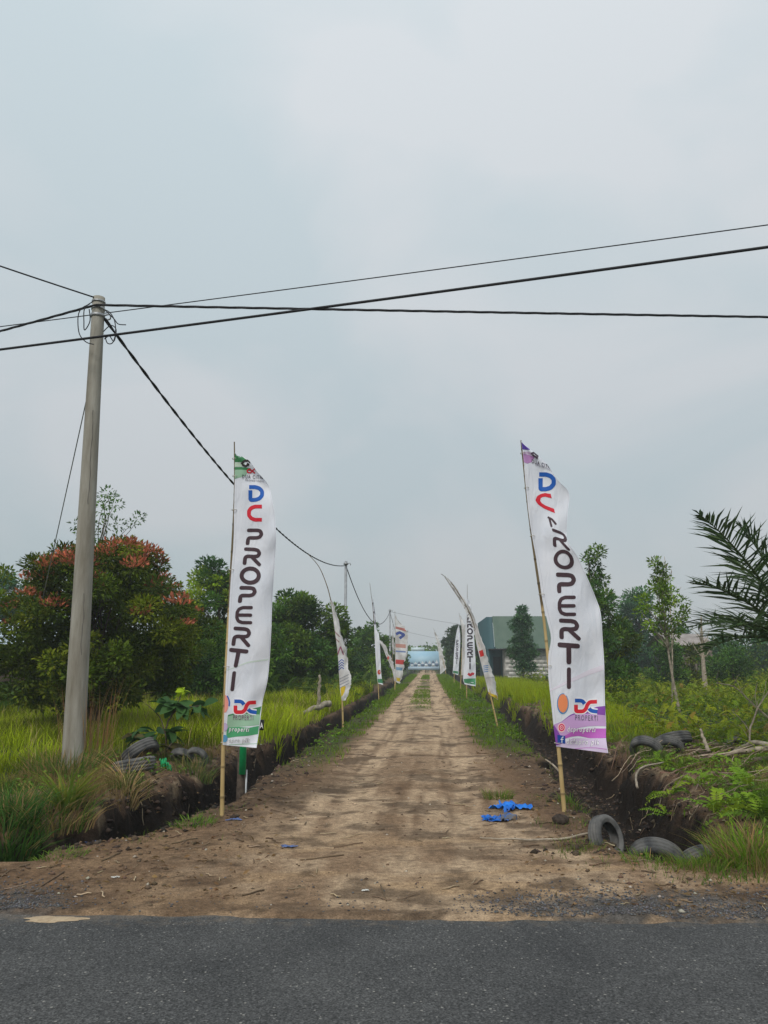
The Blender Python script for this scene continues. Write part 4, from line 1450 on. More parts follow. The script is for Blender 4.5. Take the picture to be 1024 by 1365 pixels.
class Banner:
    def __init__(self, label, Y, pole, rows, r0=0.022, group='banner flags along the track', mat=None, wave=0.05, seed=1, ply=0.0, grey_top=0.55):
        self.Y, g = Y, np.random.default_rng(seed)
        P = interp_path([at(x, y, Y) for x, y in pole], 70)
        P[0, 2] -= 0.12
        self.t = thing('banner_flag', (P[0, 0], Y, float(P[0, 2] + 0.12)), label, 'banner', group)
        L_ = np.concatenate([[0], np.cumsum(np.linalg.norm(np.diff(P, axis=0), axis=1))])
        nodes = np.arange(0.28, L_[-1], 0.33) + 0.05 * g.random(len(np.arange(0.28, L_[-1], 0.33)))
        q = np.unique(np.concatenate([np.linspace(0, L_[-1], 90), nodes - 0.02, nodes - 0.006, nodes + 0.006, nodes + 0.02]))
        q = q[(q >= 0) & (q <= L_[-1])]
        PP = np.stack([np.interp(q, L_, P[:, i]) for i in range(3)], -1)
        dn = np.abs(q[:, None] - nodes[None]).min(1)
        rad = (r0 * (1 - 0.72 * q / L_[-1])) * (1 + 0.16 * (dn < 0.012))
        base_c = np.where((q / L_[-1] > grey_top)[:, None], np.array([[0.30, 0.30, 0.32]]), np.array([[1.0, 1.0, 1.0]]))
        base_c = np.where((dn < 0.008)[:, None], base_c * 0.5, base_c)
        MB().tube(PP, rad, 8, col=np.repeat(base_c, 8, axis=0) if False else None)
        m = MB()
        m.tube(PP, rad, 8)
        m.C = [np.vstack([np.repeat(base_c, 8, axis=0), base_c[:1], base_c[-1:]])]
        m.build('bamboo_pole', M_BAMBOO, self.t, smooth=True)
        # cloth
        rows = np.asarray(rows, float)
        self.rows = interp_path(rows, 140)
        self.cum = np.linspace(0, 1, 140)
        if mat is not None:
            rag = fbm(np.arange(140) * 0.16 + seed * 7, np.zeros(140) + seed, 1, 4) - 0.5
            k_ = np.clip((self.rows[:, 2] - self.rows[:, 0]) / 6, 0.2, 1)
            self.rows[:, 2] += rag * 5.5 * k_
            self.rows[:, 3] += rag[::-1] * 2.0 * k_
        self.wave, self.ply, self.ph = wave, ply, g.random(4) * 6.28
        self.poleP = P
        nv, nu = 140, 18
        vv, uu = np.meshgrid(np.linspace(0, 1, nv), np.linspace(0, 1, nu), indexing='ij')
        V = self.surf(uu.ravel(), vv.ravel())
        i = np.arange(nv - 1)[:, None] * nu
        j = np.arange(nu - 1)[None]
        Q = np.stack([i + j, i + nu + j, i + nu + j + 1, i + j + 1], -1).reshape(-1, 4)
        self.cloth = mk('cloth', V, Q, mat or M_CLOTH, self.t, smooth=True)
        if Y < 10:
            vv = np.linspace(0.03, 1, 120)
            for ua, ub in ((0.972, 0.982), (0.045, 0.052)):
                Hm = np.concatenate([self.surf(0 * vv + ua, vv, 0.0015), self.surf(0 * vv + ub, vv, 0.0015)])
                k_ = np.arange(119)
                mk('hem_stitching', Hm, np.stack([k_, k_ + 120, k_ + 121, k_ + 1], -1), ink((0.60, 0.62, 0.68)), self.cloth)
            for vt in (0.06, 0.2, 0.36, 0.55, 0.75, 0.985):
                c_ = self.surf(np.array([0.02]), np.array([vt]))[0]
                k_ = np.argmin(np.abs(P[:, 2] - c_[2]))
                a_ = np.linspace(0, 6.283, 15)
                mid, hx = (c_ + P[k_]) / 2, abs(c_[0] - P[k_, 0]) / 2 + 0.022
                MB().tube(np.stack([mid[0] + hx * np.cos(a_), mid[1] + 0.045 * np.sin(a_), mid[2] + 0 * a_], -1), 0.0035, 5, cap=False).build('tie', ink((0.5, 0.48, 0.42)), self.t, smooth=True)

    def depth(self, u, v):
        w, ph = self.wave, self.ph
        d = self.Y - r_off + 0 * u
        d = d + w * u * np.sin(v * 9 + ph[0] + u * 2.2) + w * 0.5 * u * np.sin(v * 21 + ph[1] - u * 4) + w * 0.35 * np.sin(u * 7 + v * 5 + ph[2]) * np.minimum(u * 3, 1)
        d = d + w * 0.22 * np.sin(v * 55 + u * 6 + ph[3]) * u
        return d + self.ply * u

    def surf(self, u, v, lift=0.0):
        r = np.stack([np.interp(v, self.cum, self.rows[:, k]) for k in range(4)], -1)
        px, py = r[:, 0] * (1 - u) + r[:, 2] * u, r[:, 1] * (1 - u) + r[:, 3] * u
        Y = self.depth(u, v) - lift
        x = (px - 512) / FPX
        uu = (682.5 - py) / FPX
        d1, d2 = cP - uu * sP, sP + uu * cP
        k = Y / d1
        return np.stack([x * k, Y, EYE + d2 * k], -1)

    def uv(self, X, Yp):
        """photo pixel -> place on the cloth"""
        X, Yp = np.asarray(X, float), np.asarray(Yp, float)
        v = np.interp(Yp, self.rows[:, 1], self.cum)
        for _ in range(12):
            r = np.stack([np.interp(v, self.cum, self.rows[:, k]) for k in range(4)], -1)
            u = (X - r[:, 0]) / np.maximum(r[:, 2] - r[:, 0], 0.5)
            ycur = r[:, 1] * (1 - u) + r[:, 3] * u
            h_ = self.rows[-1, 1] - self.rows[0, 1]
            v = np.clip(v + 0.8 * (Yp - ycur) / h_, 0, 1)
        return np.clip(u, 0.0, 1.0), v

    def stick(self, name, XY, F, c, lift):
        u, v = self.uv(XY[:, 0], XY[:, 1])
        return mk(name, self.surf(u, v, lift), [np.asarray(F)], ink(c), self.cloth)

    def strokes(self, name, strokes, w, box, c, lift=0.004, round_cap=True, quad=None):
        """box: (x0, y0, x1, y1) in the photo, or quad of four corners tl,tr,br,bl"""
        q = np.array(quad if quad is not None else [(box[0], box[1]), (box[2], box[1]), (box[2], box[3]), (box[0], box[3])], float)
        asp = np.linalg.norm(q[3] - q[0]) / np.linalg.norm(q[1] - q[0])
        Vs, Fs, n = [], [], 0
        for k, s in enumerate(strokes):
            V, Q = ribbon(s, w * min(1, 1) * (1 if asp < 1.6 else asp / 2), 0.05, asp, round_cap)
            u, v = V[:, :1], V[:, 1:]
            XY = q[0] * (1 - u) * (1 - v) + q[1] * u * (1 - v) + q[2] * u * v + q[3] * (1 - u) * v
            uu, vv = self.uv(XY[:, 0], XY[:, 1])
            Vs.append(self.surf(uu, vv, lift + 0.0012 * k))
            Fs.append(Q + n)
            n += len(V)
        return mk(name, np.vstack(Vs), [np.vstack(Fs)], ink(c), self.cloth)

    def letter(self, ch, box=None, c=(0.060, 0.034, 0.043), quad=None, lift=0.004, w=None, round_cap=True):
        s, ww = LETTER[ch]
        return self.strokes('letter', s, w or ww, box, c, lift, round_cap, quad)

    def text(self, txt, box, c, outline=None, shear=0.0, lift=0.005, tilt=0.0):
        for k, (cc, off) in enumerate(((outline, 0.045), (c, 0.014))):
            if cc is None:
                continue
            V, T = text_mesh(txt, shear, off)
            X = box[0] + V[:, 0] * (box[2] - box[0])
            Yp = box[1] + V[:, 1] * (box[3] - box[1]) + tilt * V[:, 0]
            self.stick('lettering', np.stack([X, Yp], -1), T, cc, lift + 0.002 * k)

    def band(self, name, top, bot, c, lift=0.002):
        """colour band between two curves given as (x, y) photo points"""
        top, bot = np.asarray(top, float), np.asarray(bot, float)
        n, m = 24, 6
        V = []
        for k in range(n):
            f = k / (n - 1)
            a = np.array([np.interp(f, np.linspace(0, 1, len(top)), top[:, i]) for i in (0, 1)])
            b = np.array([np.interp(f, np.linspace(0, 1, len(bot)), bot[:, i]) for i in (0, 1)])
            for j in range(m):
                V.append(a + (b - a) * j / (m - 1))
        Q = [[k * m + j, k * m + j + 1, (k + 1) * m + j + 1, (k + 1) * m + j] for k in range(n - 1) for j in range(m - 1)]
        self.stick(name, np.array(V), Q, c, lift)

    def disc(self, name, cx, cy, rx, ry, c, lift, n=28, r_in=0.0):
        a = np.arange(n) / n * 2 * math.pi
        O = np.stack([cx + rx * np.cos(a), cy + ry * np.sin(a)], -1)
        I = np.stack([cx + rx * r_in * np.cos(a), cy + ry * r_in * np.sin(a)], -1)
        Q = [[k, (k + 1) % n, n + (k + 1) % n, n + k] for k in range(n)]
        self.stick(name, np.vstack([O, I]), Q, c, lift)

    def emblem(self, box, lift=0.005):
        for s, c in EMBLEM:
            self.strokes('emblem', s, 0.27, box, (0.80, 0.80, 0.82), lift, False)
        for s, c in EMBLEM:
            self.strokes('emblem', s, 0.17, box, c, lift + 0.002, False)


r_off = 0.03
DARK = (0.060, 0.034, 0.043)
BLUE, REDI = (0.012, 0.10, 0.42), (0.62, 0.02, 0.04)

# ---- left foreground banner, green
B = Banner('tall white and green printed banner on a bamboo pole left of the track', 8.62,
           [(296, 1090), (297.5, 1000), (301, 900), (305, 820), (309, 740), (312, 680), (313, 640), (312.5, 589)],
           [(313, 603, 314, 604), (313, 614, 331, 613), (313, 626, 343, 629), (313, 640, 357, 645), (312.5, 660, 362, 661), (312, 688, 367, 692), (311.5, 722, 368, 722),
            (309, 755, 366, 757), (306, 800, 363, 805), (304, 850, 361, 858), (301.5, 900, 357, 905), (299.5, 940, 350, 936), (298.5, 970, 346, 970), (297, 993, 342, 997)],
           0.024, seed=4, wave=0.05)
B.letter('D', (331, 647, 351.5, 668.5), BLUE, round_cap=False)
B.letter('C', (330, 673, 350, 695), REDI, round_cap=False)
for ch, q in (('P', [(330, 704.5), (351.5, 704.5), (350, 726), (327.5, 726)]), ('R', [(326, 730), (348, 731), (347.5, 754), (323.5, 752)]), ('O', [(320.5, 756), (347.5, 756), (347, 779), (319.5, 778)]),
              ('P', [(320, 781), (343, 781.5), (341, 803), (317, 803)]), ('E', [(315, 808), (337, 808), (336, 832), (313.5, 831.5)]),
              ('R', [(312, 835.5), (335, 837), (333, 862), (308.5, 860)]), ('T', [(307, 864), (330.5, 866.5), (325, 890), (303, 888)]), ('I', [(303, 895), (322, 895), (319, 921), (300, 921)])):
    B.letter(ch, quad=q)
GR1, GR2, GR3 = (0.045, 0.20, 0.075), (0.28, 0.45, 0.32), (0.07, 0.33, 0.15)
B.band('wave_band', [(313, 604), (322, 608), (329, 613)], [(313, 616), (322, 616), (328, 615)], GR1)
B.band('wave_band', [(313, 616.5), (320, 616.5), (326, 616)], [(313, 622), (320, 622), (327, 622)], (0.50, 0.62, 0.50))
B.band('wave_band', [(313, 622.5), (322, 622.5), (334, 624)], [(313, 626), (322, 626), (336, 628)], GR1)
B.band('wave_band', [(313, 626.3), (322, 626), (331, 627)], [(313, 638.5), (318, 637), (328, 634)], GR2)
B.strokes('emblem', [[(0.0, 0.62), (0.3, 0.15), (0.8, 0.1), (1, 0.4)], [(0.1, 0.7), (0.45, 0.95), (0.8, 0.7), (0.6, 0.55)]], 0.24, (322, 613, 334, 622), (0.03, 0.025, 0.022), 0.006, False)
B.strokes('emblem', [[(1, 0.1), (0.75, 0.45), (0.45, 0.9), (0.12, 0.8), (0.05, 0.45), (0.3, 0.15), (0.6, 0.45), (0.95, 0.95)]], 0.16, (329, 624, 340, 631), REDI, 0.006)
B.text('DUA CITRA', (323, 632.5, 353, 637.5), (0.07, 0.07, 0.08), None, lift=0.006, tilt=1.5)
B.text('PROPERTINDO', (327, 638.5, 352, 641), (0.2, 0.2, 0.22), None, lift=0.006, tilt=2.0)
# lower block
B.band('wave_band', [(304, 953), (318, 949), (332, 946), (348.6, 941.5)], [(304, 955), (318, 951.5), (332, 951.5), (346.5, 952.5)], GR1)
B.band('wave_band', [(303.5, 954.5), (318, 951), (332, 951.5), (347, 952.5)], [(302.5, 970), (318, 969), (332, 968), (345.8, 966.5)], GR2)
B.band('wave_band', [(302.5, 970), (318, 969), (332, 970), (345.5, 967.5)], [(301.5, 984), (315, 982), (330, 981), (344, 978.5)], GR3, 0.0025)
B.band('wave_band', [(305, 992.5), (320, 991.5), (343, 991)], [(305, 993.2), (320, 992.5), (343, 991.8)], GR2)
B.band('wave_band', [(303, 893), (330, 882), (358, 878)], [(303, 894), (330, 884), (358, 880)], (0.62, 0.72, 0.66))
B.disc('logo', 299.5, 938, 5.0, 12, (0.78, 0.30, 0.25), 0.004)
B.strokes('logo_arc', [[(0.3, 0.0), (0.8, 0.3), (1.0, 0.6), (0.9, 0.9)]], 0.25, (302, 928, 306, 942), (0.03, 0.12, 0.45), 0.005)
B.disc('icon', 300, 969, 3.6, 5.5, (0.52, 0.42, 0.62), 0.006)
B.disc('icon', 299.5, 984.5, 4.0, 5.0, (0.10, 0.30, 0.50), 0.006)
B.emblem((312.5, 933, 342, 951.5))
B.text('PROPERTI', (311, 953, 337.5, 959.3), (0.10, 0.07, 0.10), (0.75, 0.76, 0.78), lift=0.006, tilt=0.8)
B.text('properti', (305, 969, 332.5, 977), (0.78, 0.80, 0.80), (0.12, 0.13, 0.16), 0.25, 0.006, 0.5)
B.text('apro plk', (305, 983.5, 333.5, 991), (0.78, 0.80, 0.80), (0.16, 0.15, 0.20), 0.2, 0.006, 0.5)

# ---- right foreground banner, purple
B = Banner('tall white and purple printed banner on a leaning bamboo pole right of the track', 8.86,
           [(752.5, 1084), (745, 1000), (738, 940), (731, 880), (724.5, 820), (717, 770), (710, 722), (703.5, 672), (698.5, 625), (694.5, 587)],
           [(694.5, 588, 695.5, 588), (697, 603, 709, 600), (698.5, 618, 727, 616), (700, 638, 744, 640), (702, 658, 758.5, 657), (704.5, 682, 757, 683), (707.5, 704, 755.5, 708), (711, 724, 757, 722),
            (715, 745, 770, 742), (719, 770, 783, 770), (722.5, 796, 794, 796), (729, 825, 801, 818), (734.5, 850, 803.5, 852), (731, 874, 805.5, 884), (731, 900, 806, 908),
            (734, 930, 806.5, 936), (737, 958, 808, 962), (739.5, 980, 808, 984), (741.5, 995, 811, 1004)],
           0.026, seed=9, wave=0.06)
B.letter('D', (717.5, 630, 740.5, 654.5), BLUE, round_cap=False)
B.letter('C', quad=[(719, 656), (735, 659), (741, 684), (712, 672)], c=REDI, round_cap=False)
B.strokes('letter', [[(0.0, 0.05), (0.5, 0.25), (1, 0.72)], [(0.16, 0.2), (0.42, 0.95)]], 0.26, (731, 689, 741, 702), DARK)
for ch, q in (('R', [(736, 704), (754, 711), (760, 734), (737.5, 728)]), ('O', [(739, 733), (762, 733), (767, 760), (738, 757)]), ('P', [(741.5, 763), (768, 764), (768, 790), (743, 790)]),
              ('E', [(744, 794), (767.5, 794), (768, 821), (744, 821)]), ('R', [(745.5, 825), (771, 826), (774, 853), (746, 851)]), ('T', [(744.5, 857), (772, 859), (772, 885), (745, 884)]),
              ('I', [(748, 890), (769, 890), (769, 918), (748, 918)])):
    B.letter(ch, quad=q)
PU1, PU2, PU3, PU4 = (0.22, 0.06, 0.36), (0.52, 0.32, 0.58), (0.46, 0.11, 0.46), (0.60, 0.50, 0.68)
B.band('wave_band', [(695, 589), (699, 593), (706.5, 599)], [(696.5, 599), (700, 599.5), (706.5, 599.5)], (0.10, 0.055, 0.33))
B.band('wave_band', [(697, 602), (703, 602), (711, 604)], [(697, 604), (703, 605), (712, 607.5)], (0.60, 0.48, 0.64))
B.band('wave_band', [(697.5, 604.5), (704, 606), (713, 609)], [(698.5, 616), (703, 618), (709, 616)], (0.48, 0.26, 0.52))
B.text('DUA CITRA', (709, 612, 737, 617), (0.09, 0.08, 0.11), (0.72, 0.68, 0.75), lift=0.006, tilt=9)
B.text('PROPERTINDO', (714.5, 618, 736, 620.5), (0.25, 0.24, 0.3), None, lift=0.006, tilt=8)
B.strokes('emblem', [[(0.0, 0.2), (0.4, 0.0), (1, 0.6)], [(0.2, 0.35), (0.9, 0.9)]], 0.25, (708, 603, 718, 612), (0.06, 0.04, 0.06), 0.006, False)
B.band('wave_band', [(738, 966), (748, 962.5), (760, 953), (770, 949), (785, 946), (796, 942), (807, 941)], [(740, 994), (748, 970), (760, 958), (770, 953), (785, 951), (796, 953), (807, 954)], PU1, 0.0022)
B.band('wave_band', [(738, 966), (748, 963), (760, 954.5), (770, 951), (785, 951.5), (796, 952.5), (807, 953.5)], [(739, 978), (750, 982), (762, 976), (772, 970), (785, 968), (796, 967.5), (808, 968)], PU2, 0.0030)
B.band('wave_band', [(739, 978), (750, 982), (762, 976), (772, 972), (785, 971), (796, 971), (808, 971)], [(741, 994), (752, 985), (762, 982), (772, 981), (785, 984), (796, 984), (808, 984)], PU3, 0.0026)
B.band('wave_band', [(741, 992.5), (754, 989), (764, 984), (772, 984), (785, 984.5), (797, 984), (808, 985)], [(742, 995), (754, 998), (765, 999), (775, 1000), (788, 1001.5), (800, 1003), (810, 1004)], PU4, 0.0030)
B.band('wave_band', [(738, 966), (739, 967), (741, 970)], [(741, 994), (747, 992), (753, 990)], PU1, 0.0038)
B.band('wave_band', [(766, 998), (780, 996.4), (795, 996.5), (809, 998.5)], [(766, 998.8), (780, 997.2), (795, 997.3), (809, 999.3)], PU3, 0.0042)
B.band('wave_band', [(733, 920), (760, 905), (785, 893), (805, 886)], [(733, 922), (760, 910), (785, 900), (805, 893)], (0.70, 0.66, 0.75))
B.strokes('logo_arc', [[(0.5 + 0.5 * math.cos(a), 0.5 + 0.5 * math.sin(a)) for a in np.linspace(1.7, 4.9, 14)]], 0.14, (743.5, 925, 757.5, 951), (0.05, 0.24, 0.50), 0.005)
B.strokes('logo_arc', [[(0.5 + 0.5 * math.cos(a), 0.5 + 0.5 * math.sin(a)) for a in np.linspace(-0.9, 1.5, 12)]], 0.12, (743.5, 925, 757.5, 951), (0.10, 0.28, 0.50), 0.005)
B.disc('logo', 750.5, 937.5, 6.6, 12.3, (0.80, 0.26, 0.11), 0.006)
B.text('REI', (743.5, 951, 748, 953), (0.3, 0.3, 0.4), None, lift=0.006) if False else None
B.emblem((766.5, 932, 796.5, 950.5))
B.text('PROPERTI', (767, 953, 797, 960), (0.10, 0.06, 0.14), (0.74, 0.70, 0.78), lift=0.006, tilt=0.8)
B.disc('icon', 748.6, 970, 5.2, 6.4, (0.80, 0.55, 0.55), 0.0055)
B.disc('icon', 748.8, 969.8, 4.1, 5.0, (0.62, 0.03, 0.12), 0.0065, r_in=0.62)
B.disc('icon', 748.9, 969.8, 1.7, 2.1, (0.62, 0.03, 0.12), 0.0065, r_in=0.35)
B.band('icon', [(743, 979.5), (753.5, 981)], [(743.3, 990), (753.7, 991.5)], (0.012, 0.06, 0.30), 0.0055)
B.strokes('lettering', [[(0.95, 0.05), (0.65, 0.05), (0.5, 0.2), (0.5, 1.0)], [(0.15, 0.42), (0.9, 0.42)]], 0.22, (746.5, 982, 751.8, 990.5), (0.8, 0.8, 0.82), 0.007, False)
B.text('dcproperti', (756.5, 968.5, 794, 977.5), (0.80, 0.80, 0.82), (0.20, 0.10, 0.24), 0.2, 0.006, 0.6)
B.text('dcfapro plk', (755.5, 984.5, 799.5, 994), (0.80, 0.80, 0.82), (0.18, 0.12, 0.24), 0.2, 0.006, 1.2)

# ---- the smaller banners down the track
YEL, GRN = (0.62, 0.45, 0.03), (0.07, 0.26, 0.13)
B = Banner('weathered banner with blue chevrons and yellow foot, its pole tip bending left', 18.75,
           [(457.5, 978), (456, 930), (451, 870), (446, 830), (441, 800), (435, 778), (425, 755), (411, 739)],
           [(440, 800, 442, 799), (443, 815, 448, 815), (446, 838, 454, 838), (449, 860, 460, 862), (451, 880, 463, 882), (452, 900, 467, 902), (453.5, 920, 465, 921), (456, 934, 460, 934)],
           0.024, mat=M_OLDCLOTH, seed=21)
for k in range(4):
    B.strokes('printed_chevron', [[(0, 0.8), (0.6, 0.0), (1, 0.5)]], 0.16, (451.5, 879 + 3.4 * k, 458.5, 884 + 3.4 * k), (0.05, 0.10, 0.36), 0.005, False)
for k in range(4):
    B.strokes('printed_line', [[(0, 1), (1, 0)]], 0.06, (453, 899 + 4 * k, 465, 905 + 4 * k), (0.22, 0.24, 0.30), 0.005, False)
B.strokes('printed_mark', [[(0, 0.9), (0.5, 0), (1, 0.9)]], 0.2, (450, 862, 458, 874), (0.30, 0.10, 0.16), 0.005, False)
B.strokes('printed_mark', [[(0, 0.2), (1, 0.6)], [(0.1, 0.7), (0.9, 1)]], 0.18, (446, 838, 453, 856), (0.42, 0.30, 0.30), 0.005, False)
B.band('yellow_patch', [(454, 917), (457, 914), (461, 915)], [(455, 929), (457, 927), (459.5, 922)], YEL)
B = Banner('narrow white banner with red logo and green foot, second on the left verge', 32.7,
           [(505.5, 940), (503.5, 900), (500, 850), (497, 810), (493, 777)],
           [(496, 798, 497, 798), (498, 820, 500.5, 820), (499, 838, 502, 837), (499.5, 850, 505.5, 848), (501, 880, 507.5, 880), (502.5, 900, 508.5, 900), (504, 911, 511, 913)],
           0.022, seed=22)
B.band('printed_foot', [(503.5, 905), (509.6, 905)], [(504, 910), (510.6, 911)], GRN)
B.disc('logo', 505.5, 896, 2.2, 3.2, (0.55, 0.10, 0.07), 0.006)
B.strokes('printed_mark', [[(0, 0), (1, 0.3), (0.2, 0.6), (1, 1)]], 0.3, (497, 803, 499.8, 832), (0.12, 0.12, 0.15), 0.006, False)
B = Banner('limp twisted grey banner drooping over towards the left from its short pole', 43,
           [(526.5, 924), (526, 905), (522, 888), (517, 875), (511, 863), (505, 855)],
           [(504, 854, 507, 853), (510, 863, 514, 861), (515, 875, 519, 872), (520, 886, 524, 883), (524, 898, 528, 896), (525.5, 908, 529, 907)],
           0.03, mat=M_OLDCLOTH, seed=23, wave=0.03)
B.disc('logo', 517.5, 877, 1.6, 2.4, (0.50, 0.12, 0.10), 0.006)
B = Banner('colourful faded banner with red and blue print, largest of the far left row', 52,
           [(527.5, 918), (527.3, 880), (527, 850), (526.5, 815)],
           [(526.5, 820, 527.5, 820), (526.8, 829, 534, 831), (527, 840, 542, 842), (527, 870, 541.5, 870), (527.2, 890, 537.5, 893), (527.5, 909, 533, 912)],
           0.03, mat=M_OLDCLOTH, seed=24, wave=0.05)
B.band('printed_patch', [(527.5, 835), (541, 838)], [(527.5, 838), (541.5, 842)], (0.42, 0.16, 0.14))
B.strokes('printed_logo', [[(0, 0.3), (0.4, 0), (0.9, 0.4), (0.4, 1)]], 0.3, (528, 843, 540, 851), (0.05, 0.08, 0.28), 0.006, False)
B.band('printed_patch', [(527.5, 858), (541, 859)], [(527.5, 863), (541, 864)], (0.45, 0.24, 0.20))
B.band('printed_patch', [(527.5, 867), (541, 868)], [(527.5, 869), (541, 870)], (0.16, 0.22, 0.42))
B.band('printed_patch', [(527.5, 879), (539, 880)], [(527.5, 885), (538, 886)], (0.50, 0.06, 0.06))
B.band('printed_patch', [(528, 889), (537, 890)], [(528, 893), (536, 894)], (0.18, 0.32, 0.48))
B.band('printed_foot', [(528, 903), (534, 904)], [(528, 907), (533, 909)], YEL)
Banner('pale banner half hidden behind the colourful faded one on the left', 61,
       [(523.5, 909), (523.5, 870), (524, 838), (524, 824)], [(523.6, 840, 524.2, 840), (522.5, 852, 525, 852), (522.5, 864, 526, 864), (524, 872, 526, 872)], 0.03, mat=M_OLDCLOTH, seed=25)

B = Banner('long banner bent far over to the left at its tip, red patch and yellow foot', 19.8,
           [(664.5, 973), (657, 940), (650, 908), (642, 872), (636, 849), (629, 824), (620, 805), (607, 784), (597, 771.5), (588, 765)],
           [(591, 767, 592, 766.5), (600, 781, 603.5, 777), (612, 799, 616.5, 796), (622.5, 818, 628.5, 813), (631, 838, 637, 835), (636, 862, 645, 860), (641.5, 885, 652.5, 885), (647.5, 908, 661, 912), (651.5, 925, 664, 933)],
           0.022, mat=M_OLDCLOTH, seed=26, wave=0.06)
B.band('printed_patch', [(638.5, 868), (643.5, 866)], [(640.5, 876), (645.5, 874)], (0.55, 0.04, 0.04))
for k in range(4):
    B.strokes('printed_line', [[(0, 0.5), (1, 0)]], 0.16, (644.5, 887 + 2.6 * k, 651, 889 + 2.6 * k), (0.10, 0.22, 0.46), 0.006, False)
B.strokes('printed_line', [[(0, 0.3), (0.5, 0.1), (1, 0)]], 0.05, (647, 903, 659, 906), (0.25, 0.25, 0.28), 0.006, False)
B.band('yellow_foot', [(650.5, 922), (654, 924), (662.5, 927)], [(652, 926), (656, 928), (663.5, 932)], YEL)
for k, (x, y) in enumerate(((603, 783), (611, 795), (618, 806), (623, 815), (628, 826), (631, 836))):
    B.strokes('printed_mark', [[(0, 0), (1, 0.5), (0.2, 1)]], 0.3, (x + 0.5, y, x + 3, y + 5), (0.20, 0.18, 0.18), 0.006, False)
B = Banner('white banner with dark lettering and green foot, nearest upright one on the right verge', 34.8,
           [(622.3, 935), (622, 900), (622.3, 860), (623, 820), (623, 779)],
           [(622.6, 798, 624, 798), (622, 812, 629, 811), (620.5, 840, 631.5, 840), (619.5, 880, 634, 880), (617.5, 904, 634.3, 905), (619.5, 912, 634.3, 915)],
           0.024, seed=27)
for k, ch in enumerate('PROPERTI'):
    B.letter(ch, (623, 819 + 9.3 * k, 630.3, 827 + 9.3 * k), (0.04, 0.03, 0.05), lift=0.006, w=0.26)
B.strokes('logo', [[(0, 0.2), (0.4, 0.8), (0.7, 0.2), (1, 0.4)]], 0.4, (624, 897, 632, 901), (0.50, 0.04, 0.06), 0.006, False)
B.band('printed_foot', [(618.3, 905), (634, 904)], [(619, 910), (634, 913)], GRN)
Banner('grubby grey banner just behind the lettered white one on the right', 47,
       [(614, 917), (615.5, 880), (616, 845), (612, 817)],
       [(612.6, 821, 613.6, 820.5), (615, 834, 620, 832), (616, 848, 622.5, 846), (616, 870, 621.5, 870), (615, 900, 620, 901)], 0.026, mat=M_OLDCLOTH, seed=28)
B = Banner('small clean white banner left of the lettered one on the right verge', 58,
           [(605.3, 916), (606, 890), (608, 865), (611.5, 832)],
           [(611.2, 834, 612, 834), (608.2, 845, 613.5, 845), (605.5, 868, 613.3, 867), (604.5, 885, 612, 885), (603.5, 897.5, 611, 900)], 0.028, seed=29)
for k, ch in enumerate('PROPERTI'):
    B.letter(ch, (608 - 0.1 * k, 853 + 4.1 * k, 611.3 - 0.1 * k, 856.6 + 4.1 * k), (0.06, 0.05, 0.09), lift=0.008, w=0.26)
B.band('printed_foot', [(604.2, 894), (611, 895)], [(604, 897), (610.8, 898.5)], GRN)
Banner('ragged brownish banner leaning left at the far end of the right verge', 97,
       [(595.5, 903), (591, 882), (584.5, 860), (578, 837)],
       [(578.6, 842, 579.8, 841.5), (582.5, 858, 586.5, 856), (585.5, 876, 591.5, 875), (587, 899, 594.5, 893)], 0.04, mat=M_OLDCLOTH, seed=30)

# ------------------------------------------------------------------ green post with a small sign
gp = gnd(322, 1058)
t = thing('sign_post', (gp[0], gp[1], 0), 'green painted post behind the left banner with a small black lettered sign', 'sign')
zA, zB = at(324, 1032, gp[1])[2], at(324, 905, gp[1])[2]
xg = at(324.5, 1000, gp[1])[0]
M_GREENP = plain('green_paint', (0.012, 0.34, 0.11), 0.55, wear=0.15)
MB().box((xg - 0.04, gp[1] - 0.03, zA), (xg + 0.035, gp[1] + 0.03, zB)).build('post', M_GREENP, t)
MB().box((xg - 0.075, gp[1] + 0.035, -0.6), (xg + 0.02, gp[1] + 0.11, zA + 0.32)).build('stake', noise_mat('old_stake', (0.05, 0.038, 0.03), (0.11, 0.085, 0.065), 20, 0.95, 0.006, 50), t)
MB().tube([[xg + 0.045, gp[1] + 0.02, -0.6], [xg + 0.045, gp[1] + 0.02, zA + 0.05]], 0.012, 8).build('pipe', M_METAL, t)
x1 = at(352.5, 966, gp[1])[0]
sz0, sz1 = at(347, 973, gp[1])[2], at(347, 959, gp[1])[2]
bd = MB().box((xg - 0.12, gp[1] - 0.05, sz0), (x1, gp[1] - 0.034, sz1)).build('sign_board', plain('black_board', (0.012, 0.012, 0.012), 0.5), t)
V, T = text_mesh('LA', 0, 0.02)
bx0, bx1 = at(344.5, 966, gp[1])[0], at(351.8, 966, gp[1])[0]
mk('lettering', np.stack([bx0 + V[:, 0] * (bx1 - bx0), np.full(len(V), gp[1] - 0.054), sz1 - 0.035 - V[:, 1] * (sz1 - sz0 - 0.06)], -1), T, ink((0.8, 0.8, 0.8)), bd)

# ------------------------------------------------------------------ tyres
M_RUBBER = noise_mat('dusty_rubber', (0.045, 0.047, 0.050), (0.17, 0.165, 0.155), 4, 0.9, 0.006, 50, lo=0.35, hi=0.7, spec=0.3)


